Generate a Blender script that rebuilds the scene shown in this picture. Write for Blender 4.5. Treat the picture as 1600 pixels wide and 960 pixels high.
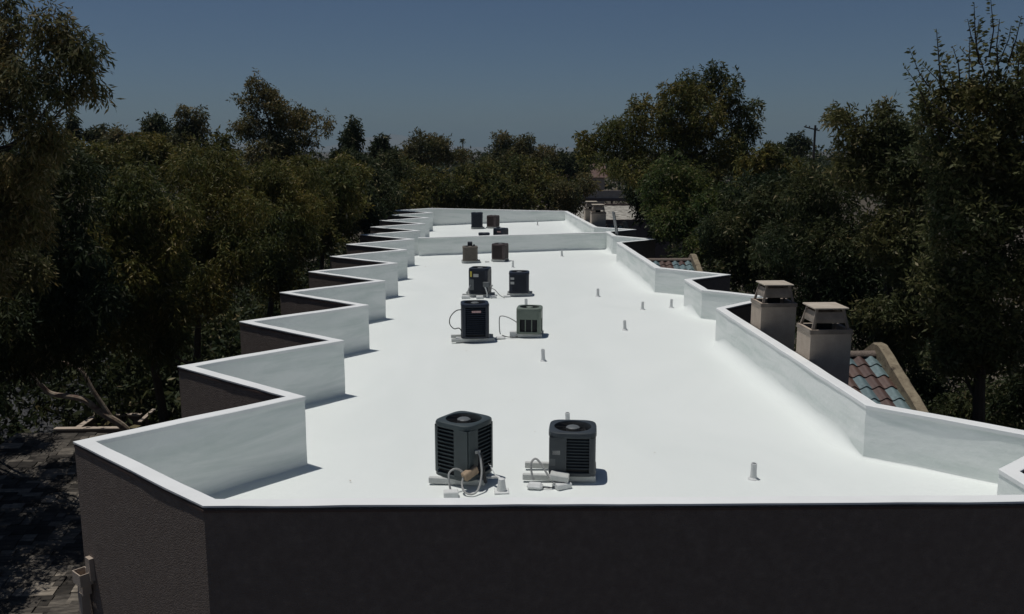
import bpy, bmesh, math, random
import numpy as np
from mathutils import Vector, Matrix, noise

for o in list(bpy.data.objects): bpy.data.objects.remove(o)
S = bpy.context.scene
COL = S.collection
R = math.radians

# ------------------------------------------------------------------ camera
FPX, YH, CAMZ = 1400.0, 235.0, 3.6          # focal length in photo pixels, horizon row, eye height over the parapet tops (z = 0)
PITCH = math.atan((480-YH)/FPX)
YAW = R(2.256)
cam = bpy.data.cameras.new('camera'); camo = bpy.data.objects.new('camera', cam); COL.objects.link(camo)
cam.sensor_width = 36; cam.lens = 36*FPX/1600; cam.clip_end = 60000; cam.clip_start = .1
camo.location = (0, 0, CAMZ); camo.rotation_euler = (math.pi/2-PITCH, 0, -YAW)
S.camera = camo

# ------------------------------------------------------------------ sky, sun, exposure
SUN = Vector((-.245, .125, 1.10)).normalized()
sun_el = math.asin(SUN.z); sun_az = math.atan2(SUN.x, SUN.y)
W = bpy.data.worlds.new('World'); S.world = W; W.use_nodes = True
nt = W.node_tree; nt.nodes.clear()
sky = nt.nodes.new('ShaderNodeTexSky'); sky.sky_type = 'NISHITA'; sky.sun_disc = False
sky.sun_elevation = sun_el; sky.sun_rotation = sun_az
sky.altitude = 900; sky.air_density = .85; sky.dust_density = 1.2; sky.ozone_density = 7.0
bg = nt.nodes.new('ShaderNodeBackground'); bg.inputs['Strength'].default_value = .055
wo = nt.nodes.new('ShaderNodeOutputWorld')
nt.links.new(sky.outputs[0], bg.inputs['Color']); nt.links.new(bg.outputs[0], wo.inputs['Surface'])
sl = bpy.data.lights.new('sun', 'SUN'); sl.energy = 4.6; sl.angle = R(.53); sl.color = (1, .975, .93)
so = bpy.data.objects.new('sun', sl); COL.objects.link(so)
so.rotation_euler = SUN.to_track_quat('Z', 'Y').to_euler()
S.view_settings.view_transform = 'Standard'; S.view_settings.look = 'None'
S.view_settings.exposure = -.76; S.view_settings.gamma = 1; S.view_settings.use_curve_mapping = False
S.render.engine = 'CYCLES'
S.cycles.max_bounces = 6; S.cycles.diffuse_bounces = 4; S.cycles.volume_bounces = 0

# ------------------------------------------------------------------ helpers
def at(px, py, D):
    """world point seen at photo pixel (px,py) at heading distance D from the eye"""
    u = (px-800)/FPX; v = (480-py)/FPX
    F = math.cos(PITCH)+v*math.sin(PITCH); U = -math.sin(PITCH)+v*math.cos(PITCH)
    t = D/F; X, Y = u*t, D
    c, s = math.cos(YAW), math.sin(YAW)
    return Vector((X*c+Y*s, -X*s+Y*c, CAMZ+U*t))

def N(tree, typ, **kw):
    n = tree.nodes.new(typ)
    for k, v in kw.items():
        if k in n.inputs: n.inputs[k].default_value = v
        else: setattr(n, k, v)
    return n
def ramp(tree, stops):
    r = tree.nodes.new('ShaderNodeValToRGB'); e = r.color_ramp.elements
    while len(e) < len(stops): e.new(.5)
    for i, (p, c) in enumerate(stops):
        e[i].position = p; e[i].color = (*c, 1) if len(c) == 3 else c
    return r
def mat(name, stops, scale=3.0, stretch=(1, 1, 1), rough=.8, bump=.0, bscale=40.0, detail=6, coords='Object', metallic=0, spec=.3, bdist=.02):
    m = bpy.data.materials.new(name); m.use_nodes = True; t = m.node_tree; L = t.links
    p = t.nodes['Principled BSDF']
    p.inputs['Roughness'].default_value = rough; p.inputs['Metallic'].default_value = metallic
    p.inputs['Specular IOR Level'].default_value = spec
    tc = N(t, 'ShaderNodeTexCoord'); mp = N(t, 'ShaderNodeMapping'); mp.inputs['Scale'].default_value = stretch
    L.new(tc.outputs[coords], mp.inputs[0])
    nz = N(t, 'ShaderNodeTexNoise', Scale=scale, Detail=detail, Roughness=.6); L.new(mp.outputs[0], nz.inputs['Vector'])
    r = ramp(t, stops); L.new(nz.outputs['Fac'], r.inputs[0]); L.new(r.outputs[0], p.inputs['Base Color'])
    if bump:
        b = N(t, 'ShaderNodeBump', Strength=bump, Distance=bdist); n2 = N(t, 'ShaderNodeTexNoise', Scale=bscale, Detail=5)
        L.new(tc.outputs[coords], n2.inputs['Vector']); L.new(n2.outputs['Fac'], b.inputs['Height']); L.new(b.outputs[0], p.inputs['Normal'])
    return m
def plain(name, c, rough=.5, var=.12, scale=9, **k):
    return mat(name, [(.3, tuple(x*(1-var) for x in c)), (.7, tuple(x*(1+var) for x in c))], scale=scale, rough=rough, **k)

M = {}
def world_coords(m, stretch=None):
    pass
# white elastomeric roof coating: off-white with faint broad mottling, sparse specks of dirt
def mk_coat(name, base, stain, lo, hi, streak, bump):
    m = bpy.data.materials.new(name); m.use_nodes = True; t = m.node_tree; L = t.links; p = t.nodes['Principled BSDF']
    p.inputs['Roughness'].default_value = .55; p.inputs['Specular IOR Level'].default_value = .25
    g = N(t, 'ShaderNodeNewGeometry')
    mp = N(t, 'ShaderNodeMapping'); mp.inputs['Scale'].default_value = streak; L.new(g.outputs['Position'], mp.inputs[0])
    n1 = N(t, 'ShaderNodeTexNoise', Scale=1.0, Detail=7, Roughness=.62, Distortion=.6); L.new(mp.outputs[0], n1.inputs['Vector'])
    r = ramp(t, [(lo, base), (hi, stain)]); L.new(n1.outputs['Fac'], r.inputs[0])
    n2 = N(t, 'ShaderNodeTexNoise', Scale=3.1, Detail=9, Roughness=.75); L.new(g.outputs['Position'], n2.inputs['Vector'])
    r2 = ramp(t, [(.705, (1, 1, 1)), (.75, (.55, .52, .48))]); L.new(n2.outputs['Fac'], r2.inputs[0])
    mx = N(t, 'ShaderNodeMixRGB', blend_type='MULTIPLY'); mx.inputs['Fac'].default_value = .6
    L.new(r.outputs[0], mx.inputs[1]); L.new(r2.outputs[0], mx.inputs[2]); L.new(mx.outputs[0], p.inputs['Base Color'])
    b = N(t, 'ShaderNodeBump', Strength=bump, Distance=.03); n3 = N(t, 'ShaderNodeTexNoise', Scale=9, Detail=6)
    L.new(g.outputs['Position'], n3.inputs['Vector']); L.new(n3.outputs['Fac'], b.inputs['Height']); L.new(b.outputs[0], p.inputs['Normal'])
    return m
M['coat'] = mk_coat('white_roof_coating', (.79, .82, .795), (.735, .77, .745), .36, .74, (.5, .22, 1), .12)
M['coatwall'] = mk_coat('white_wall_coating', (.84, .865, .84), (.64, .70, .665), .44, .72, (.5, .5, 3.6), .25)
M['coattop'] = mk_coat('white_cap_coating', (.82, .83, .82), (.74, .75, .74), .4, .75, (1.2, 1.2, 1), .1)
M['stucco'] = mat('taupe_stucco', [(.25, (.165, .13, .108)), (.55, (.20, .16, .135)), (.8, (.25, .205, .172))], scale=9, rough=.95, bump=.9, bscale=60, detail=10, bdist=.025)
M['trim'] = plain('brown_metal_drip_edge', (.10, .065, .055), rough=.5)
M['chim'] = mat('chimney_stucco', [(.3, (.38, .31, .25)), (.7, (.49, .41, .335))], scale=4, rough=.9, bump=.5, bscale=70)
M['shroud'] = mat('painted_sheet_metal', [(.35, (.15, .12, .098)), (.7, (.27, .225, .185))], scale=5, rough=.55, bump=.05, bscale=10, spec=.4)
M['capm'] = mat('pale_sheet_cap', [(.35, (.42, .36, .29)), (.7, (.54, .48, .40))], scale=5, rough=.7)
M['flue'] = plain('sooty_flue_dark', (.015, .014, .013), rough=.9)
M['dark'] = plain('coil_black', (.012, .013, .015), rough=.7)
M['slate'] = plain('slate_green_paint', (.050, .064, .068), rough=.42, var=.14, scale=5)
M['slate2'] = plain('charcoal_paint', (.040, .048, .055), rough=.42, var=.15, scale=5)
M['navy'] = plain('blue_black_paint', (.018, .023, .036), rough=.4, var=.15, scale=5)
M['greengrey'] = plain('grey_green_paint', (.15, .18, .15), rough=.45, var=.12, scale=5)
M['tan'] = plain('weathered_tan_paint', (.135, .118, .098), rough=.6, var=.15, scale=8)
M['brown'] = plain('faded_brown_paint', (.075, .055, .055), rough=.5, var=.2, scale=6)
M['alu'] = plain('dull_aluminium', (.32, .33, .34), rough=.42, metallic=.6, var=.15)
M['hub'] = plain('grey_motor_plate', (.12, .13, .135), rough=.5)
M['whitep'] = plain('white_coated_wood', (.54, .55, .53), rough=.6, var=.1, scale=12, bump=.1)
M['conduit'] = plain('grey_plastic_conduit', (.36, .36, .35), rough=.45)
M['cable'] = plain('black_insulated_line', (.03, .03, .032), rough=.6)
M['wrap'] = plain('tan_taped_box', (.34, .25, .17), rough=.7, var=.2, scale=14)
M['plate'] = mat('rating_plate', [(.45, (.42, .42, .41)), (.6, (.30, .30, .30))], scale=60, rough=.5, stretch=(1, 1, 3))
M['platered'] = mat('red_badge', [(.45, (.40, .20, .20)), (.6, (.55, .45, .44))], scale=40, rough=.4)
M['yellow'] = plain('yellow_sticker', (.55, .45, .08), rough=.5)
M['pvc'] = plain('white_pvc', (.66, .67, .66), rough=.55, var=.08)

def tag(o, label=None, cat=None, group=None, kind=None):
    if label: o['label'] = label
    if cat: o['category'] = cat
    if group: o['group'] = group
    if kind: o['kind'] = kind
    return o
def empty(name, loc=(0, 0, 0), rz=0):
    o = bpy.data.objects.new(name, None); COL.objects.link(o); o.location = loc; o.rotation_euler = (0, 0, rz)
    o.empty_display_size = .2
    return o

class MB:
    """collects polygons, links them as one mesh object"""
    def __init__(s): s.v = []; s.f = []; s.m = []
    def add(s, vs, fs, mi=0):
        b = len(s.v); s.v += [tuple(v) for v in vs]
        for f in fs: s.f.append(tuple(i+b for i in f)); s.m.append(mi)
    def box(s, c, d, rz=0, mi=0, rot=None, bev=0):
        hx, hy, hz = d[0]/2, d[1]/2, d[2]/2
        mt = rot if rot is not None else Matrix.Rotation(rz, 3, 'Z')
        c = Vector(c)
        if bev:
            b = bev; vs = []
            for sx in (-1, 1):
                for sy in (-1, 1):
                    for sz in (-1, 1):
                        vs += [(sx*hx, sy*(hy-b), sz*(hz-b)), (sx*(hx-b), sy*hy, sz*(hz-b)), (sx*(hx-b), sy*(hy-b), sz*hz)]
            bm = bmesh.new()
            for v in vs: bm.verts.new(v)
            bmesh.ops.convex_hull(bm, input=bm.verts); bm.verts.index_update()
            s.add([mt @ v.co + c for v in bm.verts], [[v.index for v in f.verts] for f in bm.faces], mi); bm.free()
            return s
        vs = [mt @ Vector((x*hx, y*hy, z*hz)) + c for x in (-1, 1) for y in (-1, 1) for z in (-1, 1)]
        s.add(vs, [(0, 1, 3, 2), (4, 6, 7, 5), (0, 4, 5, 1), (2, 3, 7, 6), (0, 2, 6, 4), (1, 5, 7, 3)], mi); return s
    def tube(s, pts, rad, n=8, mi=0, cap=True):
        pts = [Vector(p) for p in pts]
        if not hasattr(rad, '__len__'): rad = [rad]*len(pts)
        ring = []; up = Vector((.13, .31, .94)); b = len(s.v)
        for i, p in enumerate(pts):
            d = (pts[min(i+1, len(pts)-1)]-pts[max(i-1, 0)])
            if d.length < 1e-9: d = Vector((0, 0, 1))
            d.normalize()
            x = up.cross(d)
            if x.length < .05: x = Vector((1, 0, 0)).cross(d)
            x.normalize(); y = d.cross(x); up = y.cross(x)*-1 if False else up
            for k in range(n):
                a = 2*math.pi*k/n; s.v.append(tuple(p+(x*math.cos(a)+y*math.sin(a))*rad[i]))
        for i in range(len(pts)-1):
            for k in range(n):
                k2 = (k+1) % n
                s.f.append((b+i*n+k, b+i*n+k2, b+(i+1)*n+k2, b+(i+1)*n+k)); s.m.append(mi)
        if cap:
            s.f.append(tuple(b+k for k in range(n))[::-1]); s.m.append(mi)
            e = b+(len(pts)-1)*n; s.f.append(tuple(e+k for k in range(n))); s.m.append(mi)
        return s
    def lathe(s, prof, n=16, c=(0, 0, 0), mi=0):
        b = len(s.v)
        for r, z in prof:
            for k in range(n):
                a = 2*math.pi*k/n; s.v.append((c[0]+r*math.cos(a), c[1]+r*math.sin(a), c[2]+z))
        for i in range(len(prof)-1):
            for k in range(n):
                k2 = (k+1) % n; s.f.append((b+i*n+k, b+i*n+k2, b+(i+1)*n+k2, b+(i+1)*n+k)); s.m.append(mi)
        s.f.append(tuple(b+(len(prof)-1)*n+k for k in range(n))); s.m.append(mi)
        return s
    def mesh(s, name, mats, smooth=False):
        me = bpy.data.meshes.new(name); me.from_pydata(s.v, [], s.f); me.update()
        for m in (mats if isinstance(mats, (list, tuple)) else [mats]): me.materials.append(m)
        me.polygons.foreach_set('material_index', s.m)
        bm = bmesh.new(); bm.from_mesh(me); bmesh.ops.recalc_face_normals(bm, faces=bm.faces); bm.to_mesh(me); bm.free()
        if smooth:
            me.polygons.foreach_set('use_smooth', [True]*len(me.polygons))
            me.set_sharp_from_angle(angle=R(38))
        return me
    def build(s, name, mats, parent=None, smooth=False):
        o = bpy.data.objects.new(name, s.mesh(name, mats, smooth)); COL.objects.link(o); o.parent = parent
        return o
def inst(name, me, parent, loc=(0, 0, 0), rot=(0, 0, 0)):
    o = bpy.data.objects.new(name, me); COL.objects.link(o); o.parent = parent; o.location = loc; o.rotation_euler = rot
    return o
def bez(pts, n=8):
    """smooth curve through the points (Catmull-Rom)"""
    P = [Vector(p) for p in pts]; P = [P[0]*2-P[1]]+P+[P[-1]*2-P[-2]]; out = []
    for i in range(1, len(P)-2):
        for k in range(n):
            t = k/n; a, b, c, d = P[i-1], P[i], P[i+1], P[i+2]
            out.append(.5*((2*b)+(c-a)*t+(2*a-5*b+4*c-d)*t*t+(3*b-a-3*c+d)*t**3))
    out.append(P[-2]); return out
def jit(p, amp=.01, sc=.9):
    n = noise.noise_vector(Vector(p)*sc); n2 = noise.noise_vector(Vector(p)*sc*4.3)
    return Vector((p[0]+n.x*amp+n2.x*amp*.4, p[1]+n.y*amp+n2.y*amp*.4, p[2]+(n.z*amp+n2.z*amp*.4)*.8))

GZ = -7.0                                         # ground level
def zr(x): return -1.10+(x+2.7)*(.30/8.3)         # roof deck falls towards the saw-tooth side

# ------------------------------------------------------------------ the ground
M['soil'] = mat('dry_soil_and_litter', [(.3, (.05, .042, .032)), (.55, (.085, .07, .052)), (.75, (.13, .11, .085))], scale=.6, rough=.95, bump=.6, bscale=6, detail=9)
M['asphalt'] = mat('old_asphalt', [(.3, (.04, .04, .043)), (.7, (.06, .06, .063))], scale=2, rough=.9, bump=.3, bscale=60, detail=9)
g = MB(); g.add([(-30000, -3000, GZ), (30000, -3000, GZ), (30000, 40000, GZ), (-30000, 40000, GZ)], [(0, 1, 2, 3)])
tag(g.build('ground', M['soil']), kind='structure')
g = MB(); g.add([(-24, -20, GZ+.01), (-13.2, -20, GZ+.01), (-13.2, 70, GZ+.01), (-24, 70, GZ+.01)], [(0, 1, 2, 3)])
tag(g.build('driveway', M['asphalt']), kind='structure')

# ------------------------------------------------------------------ the white-roofed building
B = empty('apartment_building', (0, 0, GZ))
tag(B, 'long flat-roofed stucco building with white coated roof and saw-tooth parapets', 'building')
INV = Matrix.Translation((0, 0, -GZ))
def part(mb, name, mats, parent=None, smooth=False):
    o = mb.build(name, mats, parent or B, smooth)
    if parent is None: o.location = (0, 0, -GZ)      # meshes below are in world coordinates, the root sits on the ground
    return o
TH = .17
# plan of the outer edge, counter-clockwise; a third number lowers the top there
left = []
for i in range(12):
    left.append((-5.07, 11.0+4.0*i)); 
    left.append((-2.83+(.04 if i == 11 else 0), 13.0+4.0*i))
outer = [(-2.83, 8.85)]+left                                    # near corner, teeth going away, far left corner at (-2.8, 57)
right = [(5.75, 56.9), (5.75, 42.55), (7.35, 41.1), (5.98, 40.05), (5.98, 38.15), (7.35, 36.55), (5.72, 35.2), (5.72, 27.55),
         (7.45, 25.85), (6.05, 24.85), (6.05, 23.05), (7.45, 21.75), (5.72, 20.2), (5.75, 12.3), (7.55, 10.55), (6.15, 9.5), (6.15, 8.62)]
outer = outer+right
DIP = {(5.75, 56.9): -.2}
n = len(outer)
def offset(poly, d):
    """parallel outline, d to the inside (outline runs clockwise seen from above)"""
    out = []
    m_ = len(poly)
    for i in range(m_):
        a, b, c = Vector(poly[i-1]), Vector(poly[i]), Vector(poly[(i+1) % m_])
        d1 = (b-a).normalized(); d2 = (c-b).normalized()
        n1 = Vector((d1.y, -d1.x)); n2 = Vector((d2.y, -d2.x))
        bis = (n1+n2); bis = bis/ max(.2, bis.length_squared)*2
        out.append(tuple(b+bis*d))
    return out
inner = offset(outer, TH)
lip = offset(outer, -.010)
trimo = offset(outer, -.007)
def dz(i): return DIP.get(outer[i], 0)
for i in range(n):
    j = (i+1) % n
    a, b, ai, bi = [Vector(p) for p in (outer[i], outer[j], inner[i], inner[j])]
    L = (b-a).length; k = max(2, int(L/.35)); mb = MB()
    # outside stucco face, down to the ground
    rows = [GZ, -4.0, -1.5, -.045]; idx = []
    for s in range(k+1):
        t = s/k; p = a.lerp(b, t); zt = dz(i)*(1-t)+dz(j)*t
        for r_, z in enumerate(rows): mb.v.append((p.x, p.y, z+(zt if r_ == 3 else 0)))
    for s in range(k):
        for r_ in range(3): q = s*4+r_; mb.f.append((q, q+4, q+5, q+1)); mb.m.append(0)
    # inside coated face, a little uneven as rolled coating is
    b0 = len(mb.v); rr = 6
    for s in range(k+1):
        t = s/k; p = ai.lerp(bi, t); zt = dz(i)*(1-t)+dz(j)*t
        for r_ in range(rr+1):
            z = -1.35+(1.35-.045)*r_/rr
            mb.v.append(tuple(jit((p.x, p.y, z), .012)) if r_ < rr else (p.x, p.y, z+zt))
    for s in range(k):
        for r_ in range(rr): q = b0+s*(rr+1)+r_; mb.f.append((q, q+rr+1, q+rr+2, q+1)); mb.m.append(1)
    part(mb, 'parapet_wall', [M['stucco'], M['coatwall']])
    # coated cap
    al, bl = Vector(lip[i]), Vector(lip[j]); ii, ij = [Vector(p) for p in (offset(outer, TH+.012)[i], offset(outer, TH+.012)[j])]
    mb = MB()
    for s in range(k+1):
        t = s/k; zt = dz(i)*(1-t)+dz(j)*t
        o_, q_ = al.lerp(bl, t), ii.lerp(ij, t)
        for (p, z) in ((o_, -.026), (o_, -.005), (o_.lerp(q_, .06), 0), (o_.lerp(q_, .94), -.002), (q_, -.01), (q_, -.06)):
            v = jit((p.x, p.y, z+zt), .009, 1.5); mb.v.append(tuple(v))
    for s in range(k):
        for r_ in range(5): q = s*6+r_; mb.f.append((q, q+6, q+7, q+1)); mb.m.append(0)
    part(mb, 'coping', M['coattop'])
    # thin metal drip edge under the cap outside
    at_, bt_ = Vector(trimo[i]), Vector(trimo[j]); mb = MB()
    for s in range(k+1):
        t = s/k; zt = dz(i)*(1-t)+dz(j)*t; p = at_.lerp(bt_, t); q = a.lerp(b, t)
        for (w, z) in ((q, -.052), (p, -.054), (p, -.078), (q, -.08)): mb.v.append((w.x, w.y, z+zt))
    for s in range(k):
        for r_ in range(3): q = s*4+r_; mb.f.append((q, q+4, q+5, q+1)); mb.m.append(0)
    part(mb, 'drip_edge', M['trim'])

# roof deck: one sheet under the walls, a fine grid so that it can be a little uneven
mid = offset(outer, TH*.5)
bm = bmesh.new()
vs = [bm.verts.new((p[0], p[1], 0)) for p in mid]; bm.faces.new(vs)
bmesh.ops.triangulate(bm, faces=bm.faces)
for axis, vals in ((0, np.arange(-4.5, 7.4, .75)), (1, np.arange(9.2, 57, .75))):
    for c in vals:
        no = (1, 0, 0) if axis == 0 else (0, 1, 0); co = (c, 0, 0) if axis == 0 else (0, c, 0)
        bmesh.ops.bisect_plane(bm, geom=bm.verts[:]+bm.edges[:]+bm.faces[:], plane_co=co, plane_no=no)
for v in bm.verts:
    x, y = v.co.x, v.co.y
    v.co.z = zr(x)+.016*noise.noise(Vector((x*.45, y*.45, 3)))+.006*noise.noise(Vector((x*1.4, y*1.4, 7)))
me = bpy.data.meshes.new('roof_deck'); bm.to_mesh(me); bm.free(); me.materials.append(M['coat'])
me.polygons.foreach_set('use_smooth', [True]*len(me.polygons))
deck = bpy.data.objects.new('roof_deck', me); COL.objects.link(deck); deck.parent = B; deck.location = (0, 0, -GZ)

def cove_strip(seg, rad):
    """rounded fillet where the deck turns up a wall; seg(off) gives the wall foot moved off into the roof"""
    m_ = 9; p0, q0 = seg(0); LL = (q0-p0).length; k = max(2, int(LL/.12)); mb = MB()
    for t in range(m_+1):
        th = (math.pi/2)*t/m_
        for u in range(k+1):
            e = min(u/k, 1-u/k)*LL; e = min(1, e/.9); r_ = .045+(rad-.045)*e*e*(3-2*e)
            off = r_*(1-math.sin(th))*1.3; h = r_*(1-math.cos(th)); p, q = seg(off-.004)
            w = p.lerp(q, u/k); nz = 1+.22*noise.noise(Vector((w.x*1.0, w.y*1.0, 5)))+.12*noise.noise(Vector((w.x*3.1, w.y*3.1, 9)))
            dk = .016*noise.noise(Vector((w.x*.45, w.y*.45, 3)))+.006*noise.noise(Vector((w.x*1.4, w.y*1.4, 7)))
            mb.v.append((w.x, w.y, zr(w.x)+h*nz+dk+(-.006 if t == 0 else .001)))
    for t in range(m_):
        for u in range(k): a_ = t*(k+1)+u; mb.f.append((a_, a_+1, a_+k+2, a_+k+1)); mb.m.append(0)
    return part(mb, 'cant_strip', M['coat'], None, smooth=True)
_off = {}
def outl(d):
    d = round(d, 4)
    if d not in _off: _off[d] = offset(outer, d)
    return _off[d]
for i in range(n):
    j = (i+1) % n
    def seg(off, i=i, j=j):
        o_ = outl(TH+off); return Vector(o_[i]), Vector(o_[j])
    straight = abs(outer[i][0]-outer[j][0]) < .3
    cove_strip(seg, .22 if (i >= 25 and straight) else .045)

# cross parapet between the two roof areas
CY = 40.35; x0, x1 = -2.62, 5.90
mb = MB(); k = 30
prof = [(-.085, -1.4), (-.085, -.9), (-.085, -.45), (-.085, -.05), (-.10, -.045), (-.10, -.005), (.10, 0), (.10, -.045), (.085, -.05), (.085, -1.4)]
for s in range(k+1):
    t = s/k; x = x0+(x1-x0)*t; zt = -.27+.25*t
    for (yy, z) in prof:
        v = jit((x, CY-.3*t+yy, z+(zt if z > -.2 else 0)), .012); mb.v.append(tuple(v))
for s in range(k):
    for r_ in range(len(prof)-1): q = s*len(prof)+r_; mb.f.append((q, q+len(prof), q+len(prof)+1, q+1)); mb.m.append(1 if 3 <= r_ <= 7 else 0)
part(mb, 'cross_parapet', [M['coatwall'], M['coattop']])
cove_strip(lambda off: (Vector((x0, CY-.085-off)), Vector((x1-off*.3, CY-.385-off))), .12)
cove_strip(lambda off: (Vector((x0, CY+.085+off)), Vector((x1-off*.3, CY-.215+off))), .12)

# vent stacks through the deck
def vent(x, y, h=.26, r=.042, lean=(0, 0)):
    mb = MB(); z = zr(x)
    mb.lathe([(r*2.0, -.01), (r*1.8, .008), (r*1.25, .022), (r*1.08, .06), (r, .12), (r, h), (r*.8, h+.004), (r*.78, h-.05)], 14)
    mb.v = [(vx+vz*lean[0], vy+vz*lean[1], vz) for vx, vy, vz in mb.v]
    o = mb.build('vent_stack', M['pvc'], B, smooth=True); o.location = (x, y, z-GZ); return o
for (x, y, h) in [(3.79, 11.63, .22), (1.5, 14.35, .24), (1.44, 19.1, .26), (1.42, 25.6, .30), (3.72, 22.05, .24), (4.66, 24.75, .22), (5.5, 24.85, .24),
                  (3.74, 27.3, .24), (1.41, 35.0, .27), (3.63, 37.95, .28), (3.66, 40.0, .0), (3.68, 54.1, .4)]:
    if h: vent(x, y, h, .038+.006*random.Random(int(y*7)).random(), (random.Random(int(y*3)).uniform(-.05, .05), 0))

# chimneys outside the right parapet: stucco box, sheet metal shroud, flat cap
def chimney(x, y, w=.72, d=.66, h=.53):
    c = MB(); zb = GZ
    # four walls with a thin rim, open in the middle
    t = .05
    for (cx, cy, sx, sy) in ((0, -d/2+t/2, w, t), (0, d/2-t/2, w, t), (-w/2+t/2, 0, t, d-2*t), (w/2-t/2, 0, t, d-2*t)):
        c.box((cx, cy, (h+GZ)/2), (sx, sy, h-GZ))
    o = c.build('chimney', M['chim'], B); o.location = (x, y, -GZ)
    r = MB(); 
    for (cx, cy, sx, sy) in ((0, -d/2-.006, w+.03, .018), (0, d/2+.006, w+.03, .018), (-w/2-.006, 0, .018, d+.006), (w/2+.006, 0, .018, d+.006)):
        r.box((cx, cy, h-.035), (sx, sy, .075))
    r.build('rim', M['shroud'], o)
    f = MB(); f.box((0, 0, h-.16), (w-.11, d-.11, .03)); f.lathe([(.13, h-.16), (.13, h+.10), (.11, h+.10), (.11, h-.1)], 16); f.build('flue', M['flue'], o)
    # shroud panels, tapering; gap at the foot and under the cap
    wb, db, wt, dt, H = w-.10, d-.10, w-.26, d-.24, .36
    def xy(zf, sx, sy): return Vector((sx*(wb+(wt-wb)*zf)/2, sy*(db+(dt-db)*zf)/2, h+H*zf))
    for (s0, s1) in (((-1, -1), (1, -1)), ((1, -1), (1, 1)), ((1, 1), (-1, 1)), ((-1, 1), (-1, -1))):
        p = MB(); q = [xy(.30, *s0), xy(.30, *s1), xy(.82, *s1), xy(.82, *s0)]
        nrm = (q[1]-q[0]).cross(q[3]-q[0]).normalized()*.008
        # two shallow folds across each panel
        zs = [.30, .46, .50, .82]; rows = []
        for z_ in zs:
            bow = nrm*(1.6 if z_ in (.46, .50) else 0)
            rows.append((xy(z_, *s0)+bow, xy(z_, *s1)+bow))
        vs = [v for r_ in rows for v in r_]; vs += [v-nrm for v in vs]
        fs = []
        for r_ in range(3): fs += [(r_*2, r_*2+1, r_*2+3, r_*2+2), (8+r_*2, 8+r_*2+2, 8+r_*2+3, 8+r_*2+1)]
        fs += [(0, 8, 9, 1), (6, 7, 15, 14), (0, 2, 10, 8), (2, 4, 12, 10), (4, 6, 14, 12), (1, 9, 11, 3), (3, 11, 13, 5), (5, 13, 15, 7)]
        p.add(vs, fs); p.build('shroud_panel', M['shroud'], o)
    for (sx, sy) in ((-1, -1), (1, -1), (1, 1), (-1, 1)):
        p = MB(); a_, b_ = xy(0, sx, sy), xy(1, sx, sy); t_ = .022
        vs = [c_+Vector((ex*t_, ey*t_, 0)) for c_ in (a_, b_) for ex in (-1, 1) for ey in (-1, 1)]
        p.add(vs, [(0, 1, 3, 2), (4, 6, 7, 5), (0, 4, 5, 1), (2, 3, 7, 6), (0, 2, 6, 4), (1, 5, 7, 3)]); p.build('shroud_post', M['shroud'], o)
    p = MB(); cw, cd, z0 = w-.12, d-.06, h+H
    vs = []
    for (s, z) in ((1, z0), (1, z0+.018), (.96, z0+.026), (.5, z0+.034)):
        vs += [(-cw/2*s, -cd/2*s, z), (cw/2*s, -cd/2*s, z), (cw/2*s, cd/2*s, z), (-cw/2*s, cd/2*s, z)]
    fs = [(3, 2, 1, 0), (12, 13, 14, 15)]
    for l in range(3):
        for e in range(4): fs.append((l*4+e, l*4+(e+1) % 4, (l+1)*4+(e+1) % 4, (l+1)*4+e))
    p.add(vs, fs); p.build('cap', M['capm'], o)
    return o
for (x, y) in ((6.13, 15.32), (6.13, 18.05), (6.13, 45.2), (6.13, 47.9)): chimney(x, y)

# rain-water head and downspout on the near left wall
dh = MB(); fa = Vector((-5.07, 11.0, 0)); fd = (Vector((-2.83, 8.85, 0))-fa).normalized(); fn = Vector((fd.y, -fd.x, 0))*-1
if fn.y > 0: fn = -fn
pbase = fa+fd*.13+fn*.06
rot = Matrix((fd, -fn, Vector((0, 0, 1)))).transposed()
def obox(mb, c, d): mb.box(c, d, rot=rot)
dp = MB(); obox(dp, pbase+fd*-.02+fn*.03+Vector((0, 0, -4.45)), (.11, .10, 5.0)); 
dsp = dp.build('downspout', M['trim'] if False else M['chim'], B); dsp.location = (0, 0, -GZ)
lh = MB()
cx = pbase+Vector((0, 0, -1.75))
for (u0, v0, su, sv) in ((-.11, 0, .012, .16), (.11, 0, .012, .16), (0, -.075, .21, .012), (0, .075, .21, .012)):
    obox(lh, cx+fd*u0-fn*v0+fn*.03, (su, sv, .16))
obox(lh, cx+fn*.02+Vector((0, 0, -.15)), (.15, .11, .15)); obox(lh, cx+Vector((.0, 0, .12))-fn*.04+fd*.09, (.12, .07, .30))
lho = lh.build('leader_head', M['chim'], B); lho.location = (0, 0, -GZ)

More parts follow.
